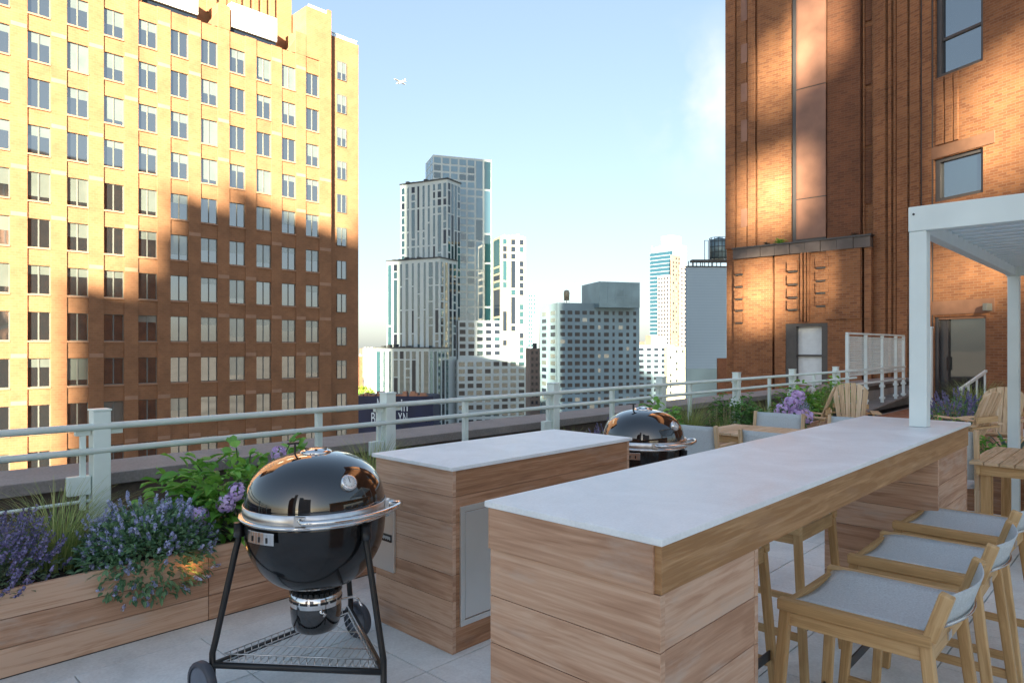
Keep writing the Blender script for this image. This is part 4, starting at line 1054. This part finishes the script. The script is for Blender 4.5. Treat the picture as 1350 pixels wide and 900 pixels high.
for n_, (x, y, z, ww, wh, k) in enumerate(wins):
    w0, w1 = x - ww / 2, x + ww / 2; z0, z1 = z - wh, z
    fr = [(w0, w0 + .05, z0, z1), (w1 - .05, w1, z0, z1), (x - .045, x + .045, z0 + .05, z1 - .05), (w0 + .051, w1 - .051, z0, z0 + .05), (w0 + .051, w1 - .051, z1 - .05, z1)]
    bl = R.choice([0, 0, .25, .35, .55, .62, .85, 1]) if k < 5 else R.choice([0, 0, 0, .25, .3, .5, .8])
    pane = (w0 + .052, w1 - .052, z0 + .052, z1 - .052); zb_ = pane[3] - (pane[3] - pane[2]) * bl
    if n_ < 100:
        b = MB()
        for q in fr: b.box(q[0], q[1], y + .10, y + .16, q[2], q[3], I4)
        wf = b.build('window', M_lframe, lb)
        if zb_ > pane[2] + .05: b = MB(); b.box(pane[0], pane[1], y + .14, y + .15, pane[2], zb_ - .002, I4); b.build('pane', M_lglass, wf)
        if bl > 0: b = MB(); b.box(pane[0], pane[1], y + .138, y + .148, zb_, pane[3], I4); b.build('blind', M_blind, wf)
    else:
        for q in fr: rest.box(q[0], q[1], y + .10, y + .16, q[2], q[3], I4, 0)
        if zb_ > pane[2] + .05: rest.box(pane[0], pane[1], y + .14, y + .15, pane[2], zb_ - .002, I4, 1)
        if bl > 0: rest.box(pane[0], pane[1], y + .138, y + .148, zb_, pane[3], I4, 2)
tag(rest.build('window', [M_lframe, M_lglass, M_blind], lb), kind='stuff')

# ------------------------------------------------------------------ towers beyond
def block(root, pxc, F, pxl, pxr, ytop, aR, mat, zb=-38, name='wall_block'):
    P = at(pxc, 458, F); aR_ = rad(aR); aL = aR_ + math.pi / 2
    LR = along((P.x, P.y), aR_, pxr)[0]; LL = along((P.x, P.y), aL, pxl)[0]
    if LL <= 0 or LL > 60: LL = 14
    zt = zat(ytop, F); ir = Matrix.Translation(-root.location)
    MR = ir @ frameM((P.x, P.y), aR_)
    Q = (P.x + math.cos(aL) * LL, P.y + math.sin(aL) * LL); ML_ = ir @ frameM(Q, aR_ - math.pi / 2)
    b = MB(); b.box(0, LR, .0, LL, zb, zt, MR); b.build(name, mat, root)
    return dict(MR=MR, ML=ML_, LR=LR, LL=LL, zt=zt, P=P)
def grid(W_, M, L, zt, zb, n, fh, wf, hf, mats=(0,), skip=0, top=.8, run=None, margin=0, d=.08):
    pitch = (L - 2 * margin) / n; nf = int((zt - top - zb) / fh)
    for i in range(n):
        k = 0; f_w = wf[i % len(wf)] if isinstance(wf, (list, tuple)) else wf
        while k < nf:
            h = 1
            if run and run[i % len(run)]: h = R.choice(run[i % len(run)])
            h = min(h, nf - k)
            u = margin + (i + .5) * pitch; z1 = zt - top - k * fh - fh * (1 - hf) / 2; z0 = zt - top - (k + h) * fh + fh * (1 - hf) / 2
            if R.random() >= skip: W_.add(M, u - pitch * f_w / 2, u + pitch * f_w / 2, z0, z1, R.choice(mats), d)
            k += h
tw = thing('residential_tower', 'tall stepped white and teal glass tower cluster in the middle distance', 'building', tuple(at(620, 458, 300)))
tw.location.z = 0
TW = Win(); TM = [M_tglass, M_dkglass, M_blind, M_sglass]
A_ = block(tw, 571, 308, 561, 648, 204, -27.3, M_twhite); grid(TW, A_['MR'], A_['LR'], A_['zt'], -5, 7, 3.35, .78, .74, (3, 3, 3, 0), run=[(1,), (1,), (1,), (1,), (1,), (1, 1, 3, 4), (4, 6, 5)], top=.6); grid(TW, A_['ML'], A_['LL'], A_['zt'], 60, 3, 3.35, .8, .8, (3,), top=.6)
B_ = block(tw, 590, 292, 528, 607, 236, 16, M_twhite); grid(TW, B_['ML'], B_['LL'], B_['zt'], -5, 9, 3.3, [.55, .25, .62, .35, .35, .35, .35, .62, .5], .78, (0, 0, 0, 0, 1), run=[(1,), (2, 3), (1, 1, 1, 4), (2, 3), (1, 3), (3, 2), (1, 3), (1, 1, 1, 5), (1, 2)], top=1.2)
grid(TW, B_['MR'], B_['LR'], B_['zt'], -5, 4, 3.3, .6, .8, (0, 1), run=[(1, 2), (4, 5), (1, 6)], top=1.2)
C_ = block(tw, 580, 283, 510, 602, 340, 16, M_twhite); grid(TW, C_['ML'], C_['LL'], C_['zt'], -8, 9, 3.3, [.6, .6, .3, .45, .3, .35, .3, .62, .5], .84, (0, 0, 0, 0, 1), run=[(1, 1, 3, 8), (1, 2, 7), (5, 3), (4, 6, 2), (6, 3), (4, 3), (6,), (1, 2, 9), (1, 3)], top=1.2)
grid(TW, C_['MR'], C_['LR'], C_['zt'], -5, 4, 3.3, .55, .8, (0, 1), run=[(1, 2), (4, 5), (1, 6)], top=1.2)
D_ = block(tw, 566, 274, 495, 592, 459, 16, M_twhite); grid(TW, D_['MR'], D_['LR'], D_['zt'], -38, 5, 3.6, .6, .86, (0, 1), run=[(1, 5), (1, 7), (2, 6)], top=1.0)
grid(TW, D_['ML'], D_['LL'], D_['zt'], -38, 9, 3.6, [.7, .3, .3, .62, .62, .62, .6, .3, .7], .86, (0, 0, 0, 0, 1), run=[(1, 5), (1, 7), (1, 7), (1, 2, 6), (1, 7), (1, 2, 5), (1, 7), (8,), (1, 7)], top=1.0)
E_ = block(tw, 660, 300, 650, 693, 311, -27.3, M_tcream); grid(TW, E_['MR'], E_['LR'], E_['zt'], -10, 3, 3.15, [.45, .5, .45], .72, (0, 2, 1), run=[(1, 1, 3), (1, 1, 4), (1,)], top=.8); grid(TW, E_['ML'], E_['LL'], E_['zt'], -10, 1, 3.15, .8, .7, (0, 1), run=[(1, 1, 4)], top=.5)
P_ = block(tw, 603, 290, 568, 693, 474, -27.3, M_twhite); grid(TW, P_['MR'], P_['LR'], P_['zt'], -38, 8, 3.05, .66, .60, (0, 1, 0), top=.4); grid(TW, P_['ML'], P_['LL'], P_['zt'], -38, 4, 3.05, .5, .60, (0, 1), top=.4)
Q_ = block(tw, 604, 294, 575, 661, 422, -27.3, M_twhite); grid(TW, Q_['MR'], Q_['LR'], Q_['zt'], -5, 5, 3.05, .66, .60, (1, 1, 0), top=.4); grid(TW, Q_['ML'], Q_['LL'], Q_['zt'], -5, 4, 3.05, .5, .6, (0, 1), top=.4)
for S_, col_ in ((B_, 1), (C_, 1), (D_, 1)):
    b = MB(); b.box(-.4, S_['LL'] + .4, -.4, 0, S_['zt'], S_['zt'] + .5, S_['ML']); b.box(-.4, S_['LR'] + .3, -.4, 0, S_['zt'] + .001, S_['zt'] + .5, S_['MR'])
    for k in range(5): b.box(2 + k * 3.2, 3.4 + k * 3.2, 1, 3, S_['zt'], S_['zt'] + R.uniform(.6, 1.6), S_['ML'])
    b.build('roof_edge', M_dark, tw)
b = MB()
for k in range(5): b.box(2 + k * 2.1, 3 + k * 2.1, 2, 4, E_['zt'], E_['zt'] + R.uniform(.5, 1.8), E_['MR'])
b.build('roof_plant', M_twhite, tw)
TW.finish(tw, TM)

mb_ = thing('midrise_building', 'blue grey concrete block with punched windows and a plain metal clad top', 'building', tuple(at(780, 458, 290))); mb_.location.z = 0
MW = Win()
G1 = block(mb_, 735, 290, 712, 843, 399, -27.3 - 3, M_midc); G2 = block(mb_, 790, 289.9, 767, 843.5, 371, -30.3, M_mech, zb=zat(405, 290))
wf = [.62, .62, .66, .62, .66, .36, .66, .3, .58, .4, .4]
grid(MW, G1['MR'], G1['LR'], G1['zt'] - 2.2, -38, 11, 3.07, wf, .52, (0,) * 14 + (1,), top=.3, margin=.6); grid(MW, G1['ML'], G1['LL'], G1['zt'] - 2.2, -38, 2, 3.07, .5, .55, (0, 1), top=.3)
MW.finish(mb_, [M_dkglass, M_blind])
b = MB()
for k in range(1, 5): b.box(G2['LR'] * k / 5, G2['LR'] * k / 5 + .15, -.05, 0, G2['zt'] - 9, G2['zt'], G2['MR'])
for k in range(1, 3): b.box(0, G2['LR'], -.05, 0, G2['zt'] - 3.2 * k, G2['zt'] - 3.2 * k + .15, G2['MR'])
b.build('panel_joint', M_midc, mb_)
q = at(747, 458, 292); wt = thing('water_tank', 'small golden lit domed water tank on the roof left of the metal clad top', 'water tank', (q.x, q.y, zat(396, 292)))
b = MB(); b.lathe([(0, 0), (1.3, 0), (1.3, 1.4), (1.5, 1.4), (1.7, 4), (1.3, 5.2), (0, 5.6)], n=20); b.build('tank', M_tcream, wt); wt.scale = (.75, .75, .8)
b = MB(); 
for k in range(4): M = frameM((0, 0, 0), rad(45 + 90 * k)); b.box(1.3, 1.5, -.1, .1, -1.2, 3, M)
b.build('leg', M_tcream, wt)

sb_ = thing('low_building', 'blue grey low block with a cream end and a brick box on its roof', 'building', tuple(at(870, 458, 450))); sb_.location.z = 0; SW = Win()
H1 = block(sb_, 841, 450, 836, 889, 455, -40, M_midc); grid(SW, H1['MR'], H1['LR'], H1['zt'], -38, 5, 3.8, .6, .5, (0,), top=.8)
H2 = block(sb_, 880, 446, 876, 904, 457, -27, M_tcream); grid(SW, H2['MR'], H2['LR'], H2['zt'], -38, 3, 3.8, .28, .4, (0, 1), skip=.4, top=1.2)
H3 = block(sb_, 858, 455, 851, 878, 442, -27, M_pinkc, name='roof_house')
SW.finish(sb_, [M_dkglass, M_blind])

gt = thing('glass_tower', 'far blue glass and pink tower with a white curved crown at the right', 'building', tuple(at(880, 458, 620))); gt.location.z = 0; GW = Win()
K1 = block(gt, 884, 620, 857, 899, 330, -5, M_blueg)
K2 = block(gt, 886, 612, 867, 888, 362, -5, M_dkcon); K3 = block(gt, 886, 606, 884, 897, 336, -5, M_pinkc); K4 = block(gt, 897, 610, 896, 905, 350, -5, M_dkcon)
K5 = block(gt, 890, 622, 878, 905, 322, -5, M_twhite, zb=60); K6 = block(gt, 886, 630, 872, 898, 310, -5, M_twhite, zb=90)
b = MB()
for k in range(int((K1['zt'] + 10) / 3.6)): b.box(0, K1['LL'], -.3, 0, K1['zt'] - k * 3.6 - .8, K1['zt'] - k * 3.6, K1['ML'])
b.build('floor_band', M_midc, gt)
grid(GW, K2['ML'], K2['LL'], K2['zt'], -20, 5, 3.6, .6, .5, (0,), top=1); grid(GW, K3['MR'], K3['LR'], K3['zt'], -20, 3, 3.6, .4, .45, (1, 0), top=1); grid(GW, K4['MR'], K4['LR'], K4['zt'], -20, 2, 3.6, .5, .45, (0,), top=1)
GW.finish(gt, [M_dkglass, M_blind])
b = MB()
for k in range(5): b.box(1 + k * 2.2, 1.5 + k * 2.2, 1, 1.5, K1['zt'], K1['zt'] + R.uniform(3, 7), K1['ML'])
b.build('roof_mast', M_twhite, gt)

ws = thing('white_slab_building', 'plain pale blue clad slab building half hidden behind the brick building', 'building', tuple(at(930, 458, 150))); ws.location.z = 0
N1 = block(ws, 905, 150, 903.5, 975, 352, -42, M_slabw)
b = MB()
for k in range(60): b.box(0, N1['LR'], -.03, 0, N1['zt'] - .5 - k * .6, N1['zt'] - .47 - k * .6, N1['MR'])
b.build('cladding_joint', M_midc, ws)
b = MB(); b.box(0, N1['LR'], -.08, 0, zat(486, 150) - 12, zat(486, 150), N1['MR']); b.build('lower_band', M_mech, ws)
b = MB(); b.box(-.2, N1['LR'], -.2, .4, N1['zt'], N1['zt'] + .25, N1['MR'])
for k in range(9): b.box(.4 + k * .9, .55 + k * .9, 0, .15, N1['zt'], N1['zt'] + 1.3, N1['MR'])
b.build('roof_rail', M_dark, ws)
q = at(948, 458, 152); ft = thing('water_tower', 'dark caged rooftop water tower beside the brick building edge', 'water tower', (q.x, q.y, zat(344, 152)))
b = MB(); b.lathe([(0, .5), (1.9, .5), (1.9, 4.6), (0, 5.3)], n=24); b.build('tank', M_mech, ft)
b = MB()
for k in range(16): M = frameM((0, 0, 0), rad(22.5 * k)); b.box(2.0, 2.1, -.05, .05, 0, 5, M)
for z in (.6, 1.8, 3.0, 4.2, 5): b.tube([(2.05 * math.cos(rad(15 * k)), 2.05 * math.sin(rad(15 * k)), z) for k in range(24)], .06, 4, closed=True)
M = frameM((0, 0, 0), FW - math.pi / 2); b.box(-6.2, 3, -1, 1, -.3, .2, M)
for k in range(5): b.box(-6 + k * 2, -5.85 + k * 2, -1, -.9, -1.6, -.3, M)
for xx in (-3.5, -2.7): b.box(xx, xx + .12, -1, -.88, .2, 4.4, M)
b.box(-3.5, -2.6, -1, -.9, 4.3, 4.4, M)
b.build('cage', M_dark, ft)
rb_ = thing('brick_annex', 'small red brown brick annex at the foot of the pale slab building', 'building', tuple(at(952, 458, 100))); rb_.location.z = 0
block(rb_, 946, 100, 945, 970, 472, -42, M_brickd)

tb = thing('tan_building', 'small sunlit tan building between the white tower and the grey block', 'building', tuple(at(704, 458, 400))); tb.location.z = 0; W_ = Win()
T1 = block(tb, 699, 400, 693, 716, 459, -27, M_pinkc); grid(W_, T1['MR'], T1['LR'], T1['zt'], -38, 3, 3.6, .5, .5, (0,)); W_.finish(tb, [M_dkglass])
b = MB(); b.box(3, 5, 2, 4, T1['zt'], T1['zt'] + 3, T1['MR']); b.build('roof_plant', M_dark, tb)
ft2 = thing('far_tower', 'pale distant stepped tower just right of the white tower cluster', 'building', tuple(at(700, 458, 700))); ft2.location.z = 0; W_ = Win()
T2 = block(ft2, 696, 700, 690, 706, 386, -27, M_midc); grid(W_, T2['MR'], T2['LR'], T2['zt'], -10, 3, 4.2, .6, .5, (0,)); T3 = block(ft2, 705, 699, 702, 709.5, 416, -27, M_midc); W_.finish(ft2, [M_tglass])
for (pc, F, pl, pr_, yt, mt, lab) in ((478, 900, 474, 500, 459, M_pinkc, 'far pinkish block on the horizon left of the towers'), (486, 520, 480, 505, 476, M_dkcon, 'dark grey low block behind the sunlit trees'), (700, 1500, 640, 760, 463, M_pinkc, 'long distant pale block low on the horizon'), (850, 1100, 843, 872, 450, M_pinkc, 'distant pale block behind the low blue grey building'), (474, 330, 471, 478, 470, M_brickd, 'sliver of red brown block beside the tan office building')):
    t = thing('city_block', lab, 'building', tuple(at(pc, 458, F))); t.location.z = 0; s_ = block(t, pc, F, pl, pr_, yt, -27.3, mt)
    b = MB()
    for k in range(4): b.box(s_['LR'] * (.1 + .2 * k), s_['LR'] * (.2 + .2 * k), .5, 3, s_['zt'], s_['zt'] + R.uniform(.5, 2), s_['MR'])
    b.build('roof_plant', M_dkcon, t)

# navy hoarding building with lettering
hb = thing('hoarding_building', 'low building wrapped in navy blue hoarding with pale lettering', 'building', tuple(at(520, 458, 230))); hb.location.z = 0
V_ = block(hb, 468, 230, 466, 571, 522, rad(0) + math.degrees(FW) - 90 - 3, M_blue)
b = MB()
for k in range(26): u = R.uniform(0, V_['LR'] - 2); b.box(u, u + R.uniform(.6, 2.2), .3 + k * .01, 3, V_['zt'], V_['zt'] + R.uniform(.3, 1.6), V_['MR'], rn=R.random())
b.build('roof_clutter', M_roofr, hb)
def text(s_, u, z, size, wd, name):
    cu = bpy.data.curves.new('t', 'FONT'); cu.body = s_; cu.size = size; cu.extrude = .02; o = bpy.data.objects.new('t', cu); col.objects.link(o)
    dg = bpy.context.evaluated_depsgraph_get(); me = bpy.data.meshes.new_from_object(o.evaluated_get(dg)); bpy.data.objects.remove(o)
    xs_ = [v.co.x for v in me.vertices]; k = wd / (max(xs_) - min(xs_))
    me.transform(V_['MR'] @ Matrix.Translation((u, -.06, z)) @ Matrix.Rotation(rad(90), 4, 'X') @ Matrix.Diagonal((k, 1, 1, 1)))
    o = bpy.data.objects.new(name, me); col.objects.link(o); me.materials.clear(); me.materials.append(M_letter); o.parent = hb; return o
for k_, ch_ in enumerate('BROOKLYN'): text(ch_, (489 - 468 + 6.1 * k_) / 909 * 230, zat(557.5, 230), 5.2, 5.2 / 909 * 230, 'letter')
for k_, ch_ in enumerate('Made'): text(ch_, (497 - 468 + 6.6 * k_) / 909 * 230, zat(541.5, 230), 6.2, 5.6 / 909 * 230, 'letter')
text('i', (528.5 - 468) / 909 * 230, zat(541.5, 230), 6.2, 1.6 / 909 * 230, 'letter'); text('n', (532 - 468) / 909 * 230, zat(541.5, 230), 6.2, 5.2 / 909 * 230, 'letter')

# far trees
def tree(px, F, ytop, wd, label, mat=L_tree):
    q = at(px, 458, F); h = zat(ytop, F) + 38; t = thing('tree', label, 'tree', (q.x, q.y, -38), 0, 'street trees below the tower')
    b = MB(); b.tube([(0, 0, 0), (.2, 0, h * .4), (0, .3, h * .75)], [.5, .35, .12], 7)
    for k in range(6): a = k * 1.05; b.tube([(0, 0, h * .35 + k * .5), (math.cos(a) * wd * .3, math.sin(a) * wd * .3, h * .7)], [.2, .06], 5)
    b.build('trunk', M_bark, t); b = MB()
    for c in range(26):
        v = rv().normalized(); cc = Vector((v.x * wd * .42, v.y * wd * .42, h * .66 + v.z * h * .3)) * R.uniform(.85, 1.05)
        for k in range(34): leaf(b, cc + rv(1) * wd * .13, rv(), .9, .6)
    b.build('crown', mat, t)
tree(482, 300, 503, 9, 'yellow green sunlit tree beside the tan office building'); tree(491, 320, 512, 8, 'green tree at the foot of the teal podium'); tree(475, 280, 516, 8, 'low green tree at the edge of the office building', L_hyd)

# small aeroplane
q = at(528, 109, 420); ap = thing('airplane', 'small white aeroplane high in the blue sky', 'airplane', tuple(q), FW + rad(62))
b = MB(); b.tube([(-3.6, 0, .2), (-2.6, 0, .1), (-.5, 0, 0), (1.6, 0, 0), (2.6, 0, -.05), (3.2, 0, -.1)], [.12, .28, .55, .58, .42, .12], 14); b.build('fuselage', M_airp, ap)
b = MB(); M = Matrix.Identity(4); b.box(-.2, 1.1, -5, 5, .42, .54); b.build('wing', M_airp, ap, bevel=.04)
b = MB(); b.box(-3.6, -2.9, -1.6, 1.6, .2, .27); b.box(-3.7, -3.0, -.05, .05, .2, 1.5); b.build('tail', M_airp, ap, bevel=.02)
b = MB(); b.box(.9, 1.7, -.56, .56, .05, .35); b.build('cockpit', M_dkglass, ap, bevel=.05)

# ------------------------------------------------------------------ stepped building and added sun blockers behind the camera
def uvpos(u, d, z=0): return Vector((DX * d - DY * u, DY * d + DX * u, z))
AZM = math.atan2(DX, -DY)                                   # direction of increasing -u ... local x along +u
def shade(name, label, d, items, depth, mat, cat='building', adj=58):
    o = uvpos(0, d); t = thing(name, label, cat, (o.x, o.y, 0)); ang = math.atan2(DX, -DY)
    M = frameM((0, 0, 0), ang); b = MB()
    for (u0, u1, v0, v1) in items:
        z0 = -38 if v0 is None else v0 - d * TE; z1 = v1 - d * TE + (TE - .1763) * adj
        b.box(u0, u1, -depth / 2, depth / 2, z0, z1, M)
    b.build('wall', mat, t); return t
def uv_of(p): return (-DY * p.x + DX * p.y, p.z + TE * (DX * p.x + DY * p.y))
shade('stepped_building', 'stepped brick tower outside the picture behind the camera', -115, [(26.6, 28.6, None, 30), (28.6, 34.8, None, 27.3), (34.8, 36.6, None, 28.2), (36.6, 39.7, None, 25.6), (39.7, 40.6, None, 21.5), (40.6, 41.6, None, 17.5), (41.6, 44.3, None, 15.2)], 1.0, M_brickd)
shade('left_sun_blocker', 'added tall slab blocking sun, out of view far behind the camera, on the left', -400, [(56.5, 94, None, 172)], 10, M_dkcon, adj=0)  # unseen blocker added to put the white tower cluster in shade
shade('right_sun_blocker', 'added tall slab and raised bridge blocking sun, out of view far behind the camera, on the right', -400, [(-.5, 26, None, 108), (-15.6, -.5, 29, 108)], 10, M_midc, adj=0)  # added to shade the midrise; floating piece lets sun reach the brick wall
shade('slim_sun_blocker', 'added slim slab blocking sun, out of view far behind the camera, on the right', -400, [(-27, -15.6, None, 100)], 10, M_midc, adj=0)  # unseen, added to keep the pale slab building shaded
# added thin screen shades the terrace; holes shaped to throw sun patches on brick
def hole(px0, px1, y0, y1, wing):
    o, a = (OL, AL) if wing == 0 else (OA, AA); out = []
    for (px, py) in ((px0, y0), (px1, y0), (px0, y1), (px1, y1)):
        t, F = along(o, a, px); out.append(uv_of(Vector((o[0] + math.cos(a) * t, o[1] + math.sin(a) * t, zat(py, F)))))
    us = [q[0] for q in out]; v_ = [q[1] for q in out]; k_ = .28; return (min(us) + k_, max(us) - k_, sum(sorted(v_)[:2]) / 2 + k_, sum(sorted(v_)[2:]) / 2 - k_)
HO = [hole(1003, 1050, 45, 150, 0), hole(975, 1060, 205, 312, 0), hole(968, 1035, 345, 440, 0), hole(1040, 1080, 335, 425, 0), hole(1050, 1102, -20, 110, 0),
      hole(1152, 1182, 110, 245, 1), hole(1258, 1420, 55, 245, 1), hole(1232, 1350, 300, 412, 1)]
b = MB(); dd = -100; o = uvpos(0, dd); t = thing('sun_patch_screen', 'thin pierced screen added out of view behind the camera to shape shade and sun patches', 'building', (o.x, o.y, 0)); M = frameM((0, 0, 0), math.atan2(DX, -DY))
hz = [(h[0], h[1], h[2] - dd * TE, h[3] - dd * TE) for h in HO]
us = sorted(set([-28, 6] + [h[0] for h in hz] + [h[1] for h in hz]))
for i in range(len(us) - 1):
    a, c = us[i], us[i + 1]; mid = (a + c) / 2; cuts = sorted([(h[2], h[3]) for h in hz if h[0] <= mid <= h[1]]); z = -38
    for (p_, q_) in cuts:
        if p_ > z: b.box(a, c, -.3, .3, z, p_, M)
        z = max(z, q_)
    if z < 21.5 - dd * TE: b.box(a, c, -.3, .3, z, 21.5 - dd * TE, M)
b.build('wall', M_dkcon, t)
